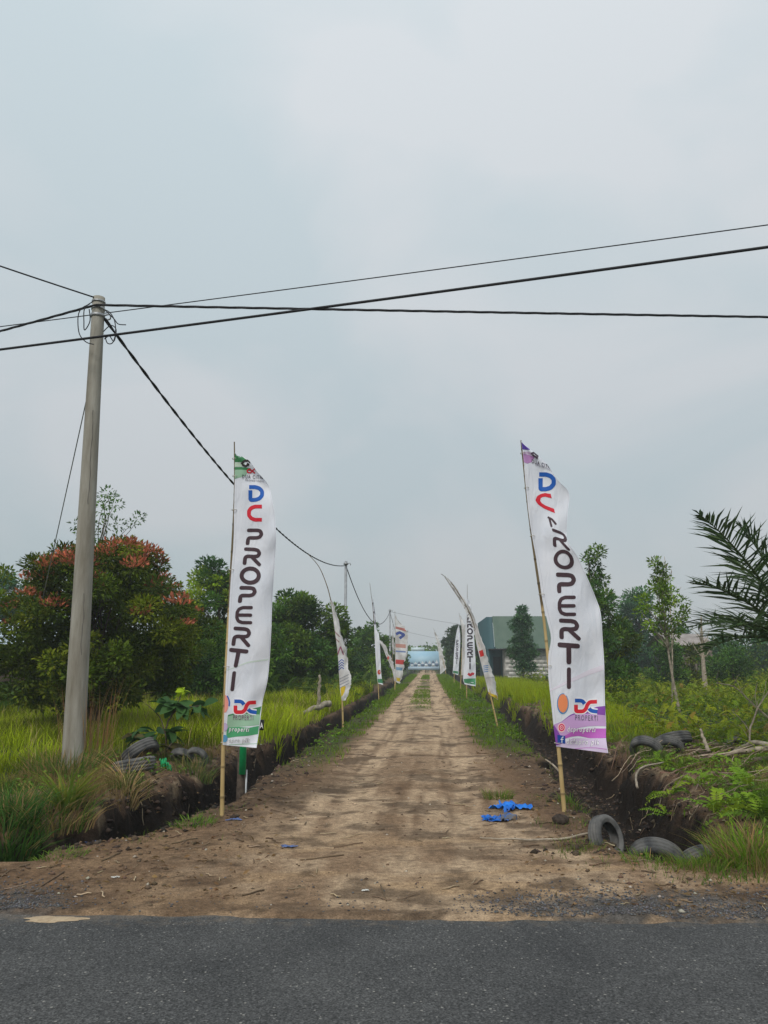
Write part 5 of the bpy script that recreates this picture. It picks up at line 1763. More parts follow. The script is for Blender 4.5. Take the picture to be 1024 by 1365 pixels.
def tyre_mesh(Ro=0.30, W=0.19, Ri=0.19):
    h = W / 2
    prof = [(Ri, -h * 0.75), (Ri + 0.012, -h * 0.86), (Ri + 0.045, -h), (Ro - 0.06, -h * 1.04), (Ro - 0.022, -h * 0.92), (Ro - 0.006, -h * 0.75)]
    for gv in (-0.5, 0.0, 0.5):
        prof += [(Ro, h * (gv - 0.12)), (Ro - 0.006, h * (gv - 0.08)), (Ro - 0.006, h * (gv + 0.08)), (Ro, h * (gv + 0.12))]
    prof += [(Ro - 0.006, h * 0.75), (Ro - 0.022, h * 0.92), (Ro - 0.06, h * 1.04), (Ri + 0.045, h), (Ri + 0.012, h * 0.86), (Ri, h * 0.75),
             (Ri + 0.02, h * 0.6), (Ro - 0.035, h * 0.7), (Ro - 0.03, 0), (Ro - 0.035, -h * 0.7), (Ri + 0.02, -h * 0.6)]
    n, k = 48, len(prof)
    V, Q = [], []
    for i in range(n):
        a = i / n * 2 * math.pi
        for j, (r_, z) in enumerate(prof):
            rr = r_ - (0.003 if (i % 2 and 5 <= j <= 18) else 0)
            V.append([rr * math.cos(a), rr * math.sin(a), z])
    for i in range(n):
        for j in range(k):
            Q.append([i * k + j, ((i + 1) % n) * k + j, ((i + 1) % n) * k + (j + 1) % k, i * k + (j + 1) % k])
    return raw_mesh('tyre', V, [Q], M_RUBBER, smooth=True)


TYRE = tyre_mesh()


def tyre(px, py, Y, tilt, rz, scale, label, group, ry=0):
    o = bpy.data.objects.new('used_tyre', TYRE)
    COL.objects.link(o)
    if Y < 0:                               # rest it on the ground met by the sight line
        d = np.array(ray(px, py))
        YY = np.arange(6.0, 20, 0.02)
        P = np.stack([d[0] / d[1] * YY, YY, EYE + d[2] / d[1] * YY], -1)
        k = np.argmax(P[:, 2] - height(P[:, 0], P[:, 1]) < -Y)
        o.location = P[k]
    else:
        o.location = at(px, py, Y)
    o.rotation_euler = (R(tilt), R(ry), R(rz))
    o.scale = (scale,) * 3
    props(o, label, 'tyre', group)


GL, GRt, GF = 'tyres dumped in the left-hand grass', 'tyres on the right-hand bank', 'tyres plugging the end of the right ditch'
tyre(187, 1003, -0.17, -14, 0, 0.95, 'tyre leaning up, topmost of the two tyres left of the big-leaved sapling', GL, -36)
tyre(179, 1021, -0.08, -7, 15, 1.0, 'tyre lying nearly flat left of the big-leaved sapling', GL, -8)
tyre(243, 1009, -0.08, -30, 25, 0.6, 'dusty tyre lying just right of the big-leaved sapling', GL, 25)
tyre(262, 1011, -0.10, -15, 60, 0.6, 'rightmost of the tyres beside the big-leaved sapling', GL, 60)
tyre(862, 1000, -0.10, -50, -35, 0.88, 'tyre propped at the left of the pile on the right bank', GRt)
tyre(890, 998, -0.10, -45, -20, 0.86, 'tyre leaning in the front middle of the pile on the right bank', GRt)
tyre(899, 986, -0.16, -20, 20, 0.98, 'tyre lying on top at the back of the pile on the right bank', GRt)
tyre(984, 999, 13.6, 65, 10, 0.7, 'half hidden tyre among the cut branches at the right', GRt)
tyre(808, 1117, 7.4, 72, 42, 0.66, 'hollow tyre standing up at the ditch end with its opening showing', GF)
tyre(876, 1148, 7.25, -52, -24, 0.80, 'broad grey tyre slumped in the grass, middle of the ditch-end tyres', GF)
tyre(931, 1152, 7.15, -50, 12, 0.66, 'dusty tyre almost sunk in grass, rightmost of the ditch-end tyres', GF)

# ------------------------------------------------------------------ litter: tarpaulin, scraps, wood
M_TARP = noise_mat('blue_tarpaulin', (0.004, 0.09, 0.42), (0.01, 0.20, 0.72), 10, 0.45, 0.006, 30)


def ground_z(x, y):
    return float(height(np.array([x]), np.array([y]))[0])


def sheet(name, label, px, py, w, d, rz, mat, seed, crumple=0.05, cat='plastic scrap', group=None, n=26):
    g = np.random.default_rng(seed)
    c = gnd(px, py)
    u, v = np.meshgrid(np.linspace(-0.5, 0.5, n), np.linspace(-0.5, 0.5, n))
    ox = g.random(2) * 30
    rag = 1 + 0.5 * (fbm(u * 5 + ox[0], v * 5, 1, 3) - 0.5)
    lx, ly = u * w * rag + 0.12 * w * np.sin(v * 7 + ox[0]), v * d * rag + 0.15 * d * np.sin(u * 6 + ox[1])
    X = c[0] + lx * math.cos(rz) - ly * math.sin(rz)
    Y = c[1] + lx * math.sin(rz) + ly * math.cos(rz)
    Z = height(X, Y) + 0.006 + crumple * np.abs(fbm(u * 5 + ox[1], v * 5, 1, 2) - 0.42) * 2.2
    i = np.arange(n - 1)[:, None] * n
    j = np.arange(n - 1)[None]
    Q = np.stack([i + j, i + j + 1, i + n + j + 1, i + n + j], -1).reshape(-1, 4)
    hole = fbm(u * 8 + 3, v * 8 + ox[0], 1, 2).ravel()
    Q = Q[(hole[Q].mean(1) < 0.66)]
    o = mk(name, np.stack([X, Y, Z], -1).reshape(-1, 3), Q, mat, smooth=True, origin=(c[0], c[1], ground_z(c[0], c[1])))
    return props(o, label, cat, group)


t = sheet('blue_tarpaulin', 'torn bright blue plastic sheet crumpled beside the track', 681, 1078, 0.34, 0.34, 0.35, M_TARP, 3, 0.075, 'plastic sheet')
sheet('plastic_sheet', 'small torn blue and grey plastic piece just left of the blue sheet', 663, 1092, 0.30, 0.26, 0.2, noise_mat('blue_grey_plastic', (0.006, 0.12, 0.5), (0.10, 0.11, 0.14), 9, 0.5, lo=0.48, hi=0.56), 5, 0.055, 'plastic sheet')
M_PALEBLUE = plain('pale_blue_plastic', (0.08, 0.13, 0.30), 0.5)
M_WHITEP = plain('white_scrap', (0.55, 0.55, 0.52), 0.7)
sheet('plastic_scrap', 'flat blue scrap at the foot of the left banner pole', 312, 1094, 0.14, 0.06, 0.1, M_PALEBLUE, 7, 0.015)
sheet('plastic_scrap', 'faded blue scrap lying on the dirt in the middle of the track mouth', 385, 1128, 0.12, 0.07, 0.2, M_PALEBLUE, 8, 0.01)
sheet('plastic_scrap', 'small blue scrap on the dirt at the far left near the ditch', 122, 1122, 0.09, 0.07, 0.4, M_PALEBLUE, 9, 0.015)
sheet('paper_scrap', 'white scrap on the dirt left of the track mouth', 154, 1170, 0.05, 0.03, 0.3, M_WHITEP, 10, 0.01)
sheet('paper_scrap', 'white scrap on the sand near the asphalt edge right of centre', 487, 1188, 0.05, 0.03, 0.1, M_WHITEP, 11, 0.01)
sheet('plastic_bag', 'small green plastic bag at the foot of the big-leaved sapling', 221, 1030, 0.14, 0.12, 0, plain('green_plastic', (0.01, 0.35, 0.12), 0.5), 12, 0.12, 'plastic bag')


def stick(name, label, pts, r0, mat, cat='branch', group=None, twigs=0, seed=1, n=14):
    """pts: world points"""
    g = np.random.default_rng(seed)
    P = interp_path(pts, n)
    P[1:-1] += (g.random((n - 2, 3)) - 0.5) * r0 * 0.7
    m = MB().tube(P, np.linspace(r0, r0 * 0.5, n) * (1 + 0.15 * (g.random(n) - 0.5)), 8)
    for k in range(twigs):
        p0 = P[g.integers(3, n - 1)]
        p1 = p0 + np.array([(g.random() - 0.5) * 0.5, (g.random() - 0.5) * 0.4, g.uniform(0.1, 0.4)])
        m.tube(limb(p0, p1, g, 0, 5, 0.15), np.linspace(r0 * 0.35, 0.003, 5), 5)
    return props(m.build(name, mat, None, smooth=True, origin=P.mean(0)), label, cat, group)


GW = 'cut wood on the right-hand bank'
stick('cut_branch', 'thick pale cut branch pointing out at the right edge, topmost of the woodpile', [at(1045, 1002, 12.2), at(1010, 990, 12.6), at(975, 1004, 13)], 0.05, M_PALEBARK, group=GW)
stick('cut_branch', 'long straight pale pole lying across the woodpile at the right edge', [at(1050, 993, 12.0), at(1000, 1000, 12.0), at(945, 1009, 12.2)], 0.045, M_DEAD, group=GW, seed=2)
stick('cut_branch', 'brown branch lying below the pale poles at the right edge', [at(1050, 1008, 11.6), at(990, 1016, 11.6), at(930, 1030, 11.9)], 0.04, M_BARK, group=GW, seed=3)
stick('cut_branch', 'reddish lowest branch of the woodpile at the right edge', [at(1050, 1024, 11.0), at(1000, 1030, 11.0), at(920, 1035, 11.2), at(880, 1030, 11.2)], 0.03, noise_mat('red_bark', (0.14, 0.07, 0.05), (0.26, 0.15, 0.11), 12, 0.9), group=GW, seed=4)
stick('dry_branch', 'pale stump of branch sticking up left of the woodpile', [at(945, 1002, 12.6), at(938, 985, 12.7), at(934, 972, 12.8)], 0.035, M_DEAD, group=GW, seed=5)
stick('dry_branch', 'thin forked bare branch arching over the woodpile', [at(1000, 1006, 12.8), at(1000, 975, 12.8), at(1012, 940, 12.8), at(1030, 915, 12.9)], 0.018, M_DEAD, group=GW, twigs=6, seed=6)
stick('dry_branch', 'thin dry branch rising diagonally above the right bank', [at(1030, 962, 13.4), at(1000, 935, 13.6), at(980, 916, 13.7), at(955, 910, 13.9)], 0.016, M_DEAD, group=GW, twigs=5, seed=7)
stick('dry_root', 'pale root curling over the edge of the right ditch', [at(850, 1050, 9.9), at(848, 1034, 10.2), at(858, 1022, 10.5), at(885, 1016, 10.8)], 0.016, M_DEAD, group=GW, seed=8)
stick('fallen_stick', 'thin stick across the dirt beside the ditch-end tyres', [gnd(795, 1115) + [0, 0, .04], gnd(740, 1122) + [0, 0, .02], gnd(680, 1121) + [0, 0, .015], gnd(640, 1118) + [0, 0, .01]], 0.012, M_DEAD, seed=9)
stick('prop_stick', 'short thin stick leaning on the purple banner pole', [at(748, 1030, 8.9), at(735, 1018, 9.1), at(727, 1012, 9.2)], 0.012, M_DEAD, seed=10)
c_ = gnd(414, 948)
stick('fallen_log', 'pale fallen log in the grass right of the left banner', [at(440, 938, 22), at(420, 944, 21.5), at(400, 950, 21)], 0.09, M_PALEBARK, 'log', seed=11)
stick('fence_post', 'weathered wooden post standing in the grass right of the left banner', [at(425.5, 942, 22.5), at(425.5, 920, 22.5), at(426.5, 900, 22.5)], 0.06, M_PALEBARK, 'post', seed=12)
stick('white_plank', 'whitish plank lying in the grass behind the concrete pole', [at(80, 969, 19.5), at(105, 966, 19.5), at(140, 963, 19.6)], 0.07, M_WHITEP, 'plank', seed=13)
g = np.random.default_rng(14)
cl = gnd(748, 1098)
th, ph_ = np.meshgrid(np.arange(16) / 16 * 6.283, np.linspace(-1.4, 1.5, 9), indexing='ij')
rr_ = 0.07 * (0.75 + 0.6 * fbm(th * 1.3 + 4, ph_ * 1.5 + 9, 1, 3))
CV = np.stack([cl[0] + rr_ * np.cos(th) * np.cos(ph_) * 1.25, cl[1] + rr_ * np.sin(th) * np.cos(ph_), cl[2] + 0.035 + 0.7 * rr_ * np.sin(ph_)], -1).reshape(-1, 3)
CQ = [[i * 9 + j, ((i + 1) % 16) * 9 + j, ((i + 1) % 16) * 9 + j + 1, i * 9 + j + 1] for i in range(16) for j in range(8)]
props(mk('dark_clod', CV, [CQ], noise_mat('peat_clod', (0.02, 0.015, 0.012), (0.06, 0.045, 0.035), 30, 0.95, 0.01, 40), smooth=True, origin=cl), 'dark lump of peat on the dirt left of the ditch-end tyres', 'clod')

# ------------------------------------------------------------------ sapling with big leaves
def big_leaf_mesh(L_=0.22, W=0.13, c=(0.04, 0.10, 0.03)):
    V, Q, n = [], [], 7
    for k in range(n):
        u = k / (n - 1)
        w = W / 2 * math.sin(math.pi * min(1, u * 0.92 + 0.06)) ** 0.75
        z = -0.10 * L_ * u * u * 3
        V += [[u * L_, -w, z + 0.25 * w], [u * L_, 0, z], [u * L_, w, z + 0.25 * w]]
    for k in range(n - 1):
        Q += [[3 * k, 3 * k + 3, 3 * k + 4, 3 * k + 1], [3 * k + 1, 3 * k + 4, 3 * k + 5, 3 * k + 2]]
    return raw_mesh('leaf', V, [Q], M_LEAF, np.tile(c, (len(V), 1)), smooth=True)


LEAFS = [big_leaf_mesh(c=(0.06, 0.14, 0.04)), big_leaf_mesh(0.2, 0.12, (0.04, 0.10, 0.03)), big_leaf_mesh(0.15, 0.09, (0.38, 0.52, 0.02)), big_leaf_mesh(0.2, 0.1, (0.10, 0.09, 0.035))]


def place_leaf(root, p, d, roll, mesh, s=1.0, g=None):
    o = bpy.data.objects.new('leaf', mesh)
    COL.objects.link(o)
    o.parent = root
    x = Vector(d).normalized()
    y = Vector((0, 0, 1)).cross(x).normalized()
    z = x.cross(y)
    m = Matrix((x, y, z)).transposed().to_4x4() @ Matrix.Rotation(roll, 4, 'X')
    o.matrix_local = Matrix.Translation(Vector(np.asarray(p) - ORIGIN[root])) @ m @ Matrix.Scale(s, 4)


def sapling():
    g = np.random.default_rng(70)
    Y = 12.3
    b = at(222, 1026, Y)
    t = thing('big_leaved_sapling', b, 'small sapling with big dark leaves and one lime-green leaf cluster left of the green banner', 'plant')
    br = [[(222, 1030), (222, 1000), (222, 968), (232, 950), (243, 942), (256, 942), (270, 940)], [(222, 985), (215, 960), (206, 948), (194, 938)],
          [(220, 1020), (210, 995), (206, 980)], [(207, 983), (190, 981), (178, 979)], [(228, 955), (236, 940), (243, 922)], [(222, 1000), (228, 992), (234, 985)]]
    m = MB()
    for k, pts in enumerate(br):
        P = interp_path([at(x, y, Y + 0.06 * math.sin(k + i)) for i, (x, y) in enumerate(pts)], 14)
        m.tube(P, np.linspace(0.017 if k == 0 else 0.011, 0.005, 14), 6)
    m.build('stem', M_BARK, t, smooth=True)
    for (x, y, n, kind) in ((246, 920, 9, 2), (242, 926, 7, 2), (238, 938, 8, 0), (225, 940, 7, 0), (213, 936, 5, 1), (233, 945, 6, 0), (262, 944, 6, 0), (272, 938, 4, 1), (226, 975, 6, 0), (231, 984, 4, 1),
                            (207, 977, 4, 1), (178, 981, 5, 3), (187, 985, 6, 1), (184, 975, 3, 1), (248, 944, 4, 0), (228, 998, 5, 3)):
        p = at(x, y, Y + g.uniform(-0.1, 0.1))
        for q in range(n):
            a = g.random() * 6.28
            place_leaf(t, p + (g.random(3) - 0.5) * 0.05, (math.cos(a), math.sin(a) * 0.8, g.uniform(-0.55, 0.6)), g.uniform(-0.9, 0.9), LEAFS[kind], g.uniform(0.55, 0.95) if kind == 2 else g.uniform(0.8, 1.35))


sapling()

# ------------------------------------------------------------------ ferns and shrubby cover
def fern_frond(n=13, L_=1.0, arch=0.35, wide=0.17, seed=0):
    """arching frond along +x, leaflets in pairs; unit length"""
    g = np.random.default_rng(seed)
    V, T = [], []
    for k in range(n):
        u = 0.12 + 0.86 * k / (n - 1)
        p = np.array([u * L_, 0, 0.75 * u - arch * 2.2 * u * u])
        l = wide * (math.sin(math.pi * min(1, u * 0.85 + 0.14)) ** 0.8) * g.uniform(0.85, 1.15)
        for sg in (-1, 1):
            o = len(V)
            tip = p + np.array([l * 0.55, sg * l, -0.12 * l + 0.05 * g.normal()])
            V += [p, p + np.array([0.055, sg * l * 0.35, 0.02]), tip, p + np.array([-0.01, sg * l * 0.45, 0.0])]
            T += [[o, o + 1, o + 2], [o, o + 2, o + 3]]
    u = np.linspace(0, 1, 6)
    P = np.stack([u * L_, 0 * u, 0.75 * u - arch * 2.2 * u * u], -1)
    o = len(V)
    for k in range(6):
        V += [P[k] + [0, 0.006, 0], P[k] - [0, 0.006, 0]]
    for k in range(5):
        T += [[o + 2 * k, o + 2 * k + 1, o + 2 * k + 3], [o + 2 * k, o + 2 * k + 3, o + 2 * k + 2]]
    return np.array(V), np.array(T)


FR = [fern_frond(seed=k, arch=0.28 + 0.06 * k) for k in range(4)]


def spread_fronds(P, size, az, pitch, col, seed=0, kinds=FR):
    g = np.random.default_rng(seed)
    Vs, Ts, Cs, n0 = [], [], [], 0
    which = g.integers(len(kinds), size=len(P))
    for w in range(len(kinds)):
        I = np.where(which == w)[0]
        if not len(I):
            continue
        V, T = kinds[w]
        k = len(V)
        cp, sp = np.cos(pitch[I])[:, None], np.sin(pitch[I])[:, None]
        x = V[None, :, 0] * cp - V[None, :, 2] * sp
        z = V[None, :, 0] * sp + V[None, :, 2] * cp
        y = V[None, :, 1] + 0 * x
        ca, sa = np.cos(az[I])[:, None], np.sin(az[I])[:, None]
        W = np.stack([x * ca - y * sa, x * sa + y * ca, z], -1) * size[I][:, None, None] + P[I][:, None, :]
        Vs.append(W.reshape(-1, 3))
        Ts.append((T[None] + (np.arange(len(I)) * k)[:, None, None]).reshape(-1, 3) + n0)
        Cs.append(np.repeat(col[I], k, axis=0))
        n0 += len(I) * k
    return np.vstack(Vs), np.vstack(Ts), np.vstack(Cs)


# single ferns in front: each a plant with its fronds as parts
FERN_M = [raw_mesh('frond', V, T, M_LEAF, np.tile(c, (len(V), 1))) for (V, T), c in zip(FR, ((0.15, 0.27, 0.02), (0.19, 0.31, 0.022), (0.24, 0.34, 0.025), (0.11, 0.20, 0.018)))]


def fern(px, py, Y, n, size, label, seed, group='ferns on the right-hand bank'):
    g = np.random.default_rng(seed)
    b = at(px, py, Y)
    t = thing('fern', b, label, 'fern', group)
    for k in range(n):
        o = bpy.data.objects.new('frond', FERN_M[g.integers(4)])
        COL.objects.link(o)
        o.parent = t
        o.rotation_euler = (g.uniform(-0.3, 0.3), -g.uniform(-0.25, 0.5), k / n * 6.28 + g.uniform(-0.5, 0.5))
        o.scale = (size * g.uniform(0.8, 1.4),) * 3
        o.location = tuple((g.random(3) - 0.5) * 0.06)


def bank_z(px, py):
    """first ground point met by the sight line through a photo pixel"""
    d = np.array(ray(px, py))
    Y = np.arange(6.0, 30, 0.04)
    P = np.stack([d[0] / d[1] * Y, Y, EYE + d[2] / d[1] * Y], -1)
    h = height(P[:, 0], P[:, 1])
    k = np.argmax(P[:, 2] < h)
    return P[k], Y[k]


for (px, py, n, size, label) in ((893, 1062, 8, 0.30, 'yellow-green fern hanging over the wall of the right ditch'), (889, 1088, 7, 0.26, 'small fern low on the wall of the right ditch'),
                                 (905, 1028, 9, 0.42, 'spreading bright fern below the tyre pile on the right bank'), (938, 1022, 10, 0.45, 'dense fern between the tyre pile and the woodpile'),
                                 (955, 1012, 8, 0.40, 'fern growing against the left end of the woodpile'), (1000, 1058, 9, 0.42, 'leafy fern under the woodpile near the right edge'),
                                 (1018, 1042, 9, 0.45, 'tall fern at the right edge just below the woodpile'), (985, 1082, 8, 0.36, 'low fern above the grass at the lower right'),
                                 (1016, 1092, 8, 0.40, 'fern at the right edge above the tall foreground grass'), (968, 1046, 9, 0.40, 'fern in the middle of the right bank below the woodpile'),
                                 (925, 1046, 7, 0.32, 'small fern on the bare soil of the right bank'), (880, 1022, 7, 0.32, 'fern right in front of the tyre pile on the right bank'),
                                 (958, 1085, 8, 0.34, 'fern above the sunken tyre at the lower right'), (850, 975, 8, 0.40, 'fern between the purple banner and the tyre pile'), (985, 1030, 8, 0.38, 'fern leaning on the lowest branch of the woodpile'), (1008, 1016, 7, 0.36, 'fern sprouting between the branches of the woodpile')):
    p, Y = bank_z(px, py)
    fern(px, py, Y, n, size, label, int(px))

# bracken and scrub over the right-hand field: one uncountable cover
g = np.random.default_rng(80)
ss, tt, xx, yy = pick(22000, 10.5, 62, 3.6, 46, 1.6, g)
keep = in_view(xx, yy) & (tt > 4.7 - 0.9 * sstep(14, 20, ss) + 0.8 * (fbm(xx, yy, 0.9, 2) - 0.5)) & ((ss > 22) | (tt > 3.9)) & ~((ss > 20) & (ss < 70) & (tt < 9) & (tt < 4.4 + 0.02 * ss)) 
grassy = (ss > 18) & (tt < 4.0 + 0.045 * ss)
keep &= ~grassy | (g.random(len(ss)) < 0.06)
ss, tt, xx, yy = ss[keep], tt[keep], xx[keep], yy[keep]
n = len(ss)
tone = fbm(xx, yy, 0.35, 3)
c1, c2, c3 = np.array([0.13, 0.205, 0.010]), np.array([0.25, 0.285, 0.012]), np.array([0.26, 0.17, 0.03])
f = sstep(0.35, 0.65, tone)[:, None]
cc = (c1 * (1 - f) + c2 * f) * (0.7 + 0.6 * g.random((n, 1)))
cc = np.where((g.random(n) < 0.07)[:, None], c3, cc)
size = g.uniform(0.25, 0.5, n) * np.interp(ss, [10, 20, 60], [0.85, 0.95, 1.5])
P = np.stack([xx, yy, height(xx, yy) + g.uniform(0, 0.4, n) * np.interp(ss, [10, 14, 60], [0.3, 0.8, 1.1]) * (0.3 + 1.4 * fbm(xx, yy, 0.5, 3))], -1)
V, T, C = spread_fronds(P, size, g.random(n) * 6.28, g.uniform(-0.1, 0.75, n), cc, 81)
props(mk('bracken', V, T, M_LEAF, None, C), 'dense yellow-green bracken covering the right-hand field', kind='stuff')
print('bracken', n, len(T))
ss, tt, xx, yy = pick(90000, 12, 64, 4.2, 48, 1.6, g)
keep = in_view(xx, yy) & (tt > 4.6 - 0.6 * sstep(14, 20, ss)) & (g.random(len(ss)) < 0.25 + 1.2 * sstep(0.4, 0.6, fbm(xx, yy, 0.45, 3))) & ~((ss > 18) & (tt < 4.0 + 0.045 * ss))
ss, tt, xx, yy = ss[keep], tt[keep], xx[keep], yy[keep]
n = len(ss)
mound = (0.15 + 1.1 * sstep(0.35, 0.7, fbm(xx, yy, 0.5, 3))) * np.interp(ss, [12, 20, 64], [0.35, 0.75, 1.0])
P = np.stack([xx, yy, height(xx, yy) + mound * g.random(n) ** 0.5], -1)
tone = fbm(xx + 20, yy, 0.6, 3)
f = sstep(0.38, 0.62, tone)[:, None]
cc = (np.array([0.10, 0.175, 0.010]) * (1 - f) + np.array([0.23, 0.275, 0.012]) * f) * (0.6 + 0.8 * g.random((n, 1)))
D = g.normal(size=(n, 3)) * [1, 1, 0.5] + [0, 0, 0.5]
ls = np.interp(ss, [12, 30, 64], [0.07, 0.12, 0.2]) * g.uniform(0.7, 1.3, n)
V, T, C = leaves(P, D, ls, ls * 0.45, cc, 0.2, g)
props(mk('scrub', V, T, M_LEAF, None, C), 'low leafy scrub mixed through the bracken of the right-hand field', kind='stuff')

# low scrub along the wood on the left, beyond the grass
ss, tt, xx, yy = pick(3500, 22, 70, -22, -3.3, 1.3, g)
keep = in_view(xx, yy) & (tt < -3.4)& ((ss > 30) | (tt < -12))
ss, tt, xx, yy = ss[keep], tt[keep], xx[keep], yy[keep]
n = len(ss)
cc = jitter((0.075, 0.135, 0.018), n, 0.4, 0.12, g)
P = np.stack([xx, yy, height(xx, yy) + g.uniform(0, 0.6, n)], -1)
V, T, C = spread_fronds(P, g.uniform(0.5, 1.1, n), g.random(n) * 6.28, g.uniform(-0.1, 0.8, n), cc, 82)
props(mk('undergrowth', V, T, M_LEAF, None, C), 'shaded leafy undergrowth at the foot of the left-hand trees', kind='stuff')


# ------------------------------------------------------------------ grass
def grass(name, label, spots, h, w, lean, col, tip, seed, jit=0.3, seg=2):
    g = np.random.default_rng(seed)
    ss, tt, xx, yy = spots
    n = len(ss)
    P = np.stack([xx, yy, height(xx, yy) - 0.01], -1)
    hh = h(ss, tt, xx, yy) * g.uniform(0.55, 1.2, n)
    c = jitter(col, n, jit, 0.08, g) if np.ndim(col) == 1 else col * g.uniform(0.75, 1.25, (n, 1))
    tp = np.clip(c * np.asarray(tip) , 0, 1)
    V, T, C = blades(P, hh, w(ss) * g.uniform(0.7, 1.3, n), g.random(n) * 6.28, hh * g.uniform(lean[0], lean[1], n), c, tp, seg)
    print(name, n, len(T))
    return props(mk(name, V, T, M_GRASS, None, C), label, kind='stuff')


def spots(n, box, cond, power, seed):
    g = np.random.default_rng(seed)
    ss, tt, xx, yy = pick(n, *box, power, g)
    k = in_view(xx, yy, 0.2, 40) & cond(ss, tt, xx, yy, g)
    return ss[k], tt[k], xx[k], yy[k]


LUSH, LUSHT = (0.20, 0.28, 0.008), (1.6, 1.4, 1.4)
sp_ = spots(150000, (9.0, 44, -24, -3.1), lambda s, t, x, y, g: (t < -3.02 + 0.12 * np.sin(s) - 1.7 * sstep(16.5, 12.5, s)) & ~((s > 10.6) & (s < 13.7) & (t > -5.9) & (t < -3.4)) & (g.random(len(s)) < 0.35 + 1.1 * fbm(x, y, 0.8, 3)) & ((s > 11.3) | (t < -5.4)), 1.35, 90)
tn = fbm(sp_[2], sp_[3], 0.5, 3)
dryc = sstep(0.62, 0.8, tn)[:, None] * 0.5
g9 = np.random.default_rng(901)
colr = np.array([LUSH]) * (0.35 + 1.05 * sstep(0.25, 0.75, tn)[:, None]) * g9.uniform(0.55, 1.5, (len(tn), 1)) * (1 - dryc) + np.array([[0.30, 0.27, 0.07]]) * dryc
colr = np.where((g9.random(len(tn)) < 0.05)[:, None], np.array([[0.34, 0.30, 0.12]]), colr)
grass('tall_grass', 'lush bright green grass filling the field on the left', sp_, lambda s, t, x, y: np.interp(s, [9, 12, 15, 34], [0.22, 0.30, 0.48, 0.62]) * np.interp(t, [-9, -6], [0.8, 1.0]) * (0.35 + 1.25 * fbm(x, y, 0.9, 3)), lambda s: np.interp(s, [9, 34], [0.012, 0.034]), (0.15, 0.7), colr, LUSHT, 91)

sp_ = spots(60000, (16, 60, 3.0, 9.5), lambda s, t, x, y, g: (t > 3.25 + 0.3 * np.sin(s * 0.8)) & (t < 4.1 + 0.05 * s + 1.2 * (fbm(x, y, 0.7, 2) - 0.5)) & (g.random(len(s)) < 1.1 * fbm(x, y, 0.9, 3)) , 1.3, 92)
grass('tall_grass', 'bright green grass on the far bank of the right-hand ditch', sp_, lambda s, t, x, y: np.interp(s, [16, 24, 60], [0.30, 0.5, 0.6]), lambda s: np.interp(s, [16, 60], [0.014, 0.04]), (0.15, 0.6), LUSH, LUSHT, 93)

VG = (0.115, 0.195, 0.012)
sp_ = spots(46000, (9.5, 100, -2.5, 2.4), lambda s, t, x, y, g: (((t < -1.45) & (t > -2.45) & (g.random(len(s)) < sstep(11, 19, s) * 1.5 * sstep(0.36, 0.6, fbm(x, y, 1.3, 3)))) |
                                                                   ((t > 0.8) & (t < 2.3) & (g.random(len(s)) < sstep(12.5, 18, s) * 1.6 * sstep(0.3, 0.55, fbm(x, y, 1.1, 3)) * sstep(0.75, 1.15, t))) |
                                                                   ((np.abs(t + 0.38) < 0.42) & (g.random(len(s)) < sstep(21, 27, s) * sstep(0.45, 0.6, fbm(x + 9, y, 0.35, 2))))), 2.0, 94)
grass('verge_grass', 'low green weeds along both verges and the middle of the track', sp_, lambda s, t, x, y: np.interp(s, [10, 16, 30, 100], [0.07, 0.12, 0.16, 0.2]) * (0.6 + 0.9 * fbm(x, y, 1.2, 2)) * np.where(np.abs(t + 0.38) < 0.45, 0.5, 1), lambda s: np.interp(s, [10, 20, 100], [0.010, 0.018, 0.06]), (0.3, 1.0), VG, (1.3, 1.25, 1.1), 95)

# sparse weeds on the bare ground by the ditches
sp_ = spots(26000, (6.3, 16, -3.3, 2.4), lambda s, t, x, y, g: ((t > 0.95) | (t < -1.75)) & (g.random(len(s)) < 0.8 * sstep(0.62, 0.78, fbm(x + 3, y, 1.6, 3))) & (ditch_r(s, t) < 0.3) & (ditch_l(s, t) < 0.4) & (y > edge_y(x) + 0.5), 1.0, 96)
grass('sparse_weeds', 'sparse little green weeds on the bare soil beside the ditches', sp_, lambda s, t, x, y: 0.05 + 0.05 * fbm(x, y, 2, 2), lambda s: 0.006 + 0 * s, (0.4, 1.1), (0.10, 0.16, 0.03), (1.3, 1.2, 1.0), 97)

# weedy skirt at the lower right, over the ditch-end tyres
sp_ = spots(30000, (6.1, 9.6, 1.5, 6.0), lambda s, t, x, y, g: (y > edge_y(x) + 0.78 + 0.3 * (fbm(x, y, 2, 2) - 0.5)) & (g.random(len(s)) < sstep(1.6, 2.9, t + 0.35 * (7.0 - s)) * (0.2 + 1.0 * fbm(x, y, 1.5, 3))) & (ditch_r(s, t) < 0.35) & (t > 1.75) & ((s < 7.9) | (t > 3.2)), 1.0, 98)
grass('verge_grass', 'thick green and straw-coloured grass at the lower right by the asphalt', sp_, lambda s, t, x, y: np.interp(t, [1.7, 2.4, 3.2, 6], [0.05, 0.10, 0.20, 0.3]) * (0.5 + fbm(x, y, 2.2, 2)), lambda s: 0.009 + 0 * s, (0.25, 0.9),
      np.where((fbm(sp_[2], sp_[3], 3, 2) > 0.6)[:, None], np.array([[0.20, 0.16, 0.06]]), np.array([[0.085, 0.15, 0.024]])), (1.3, 1.25, 1.1), 99)
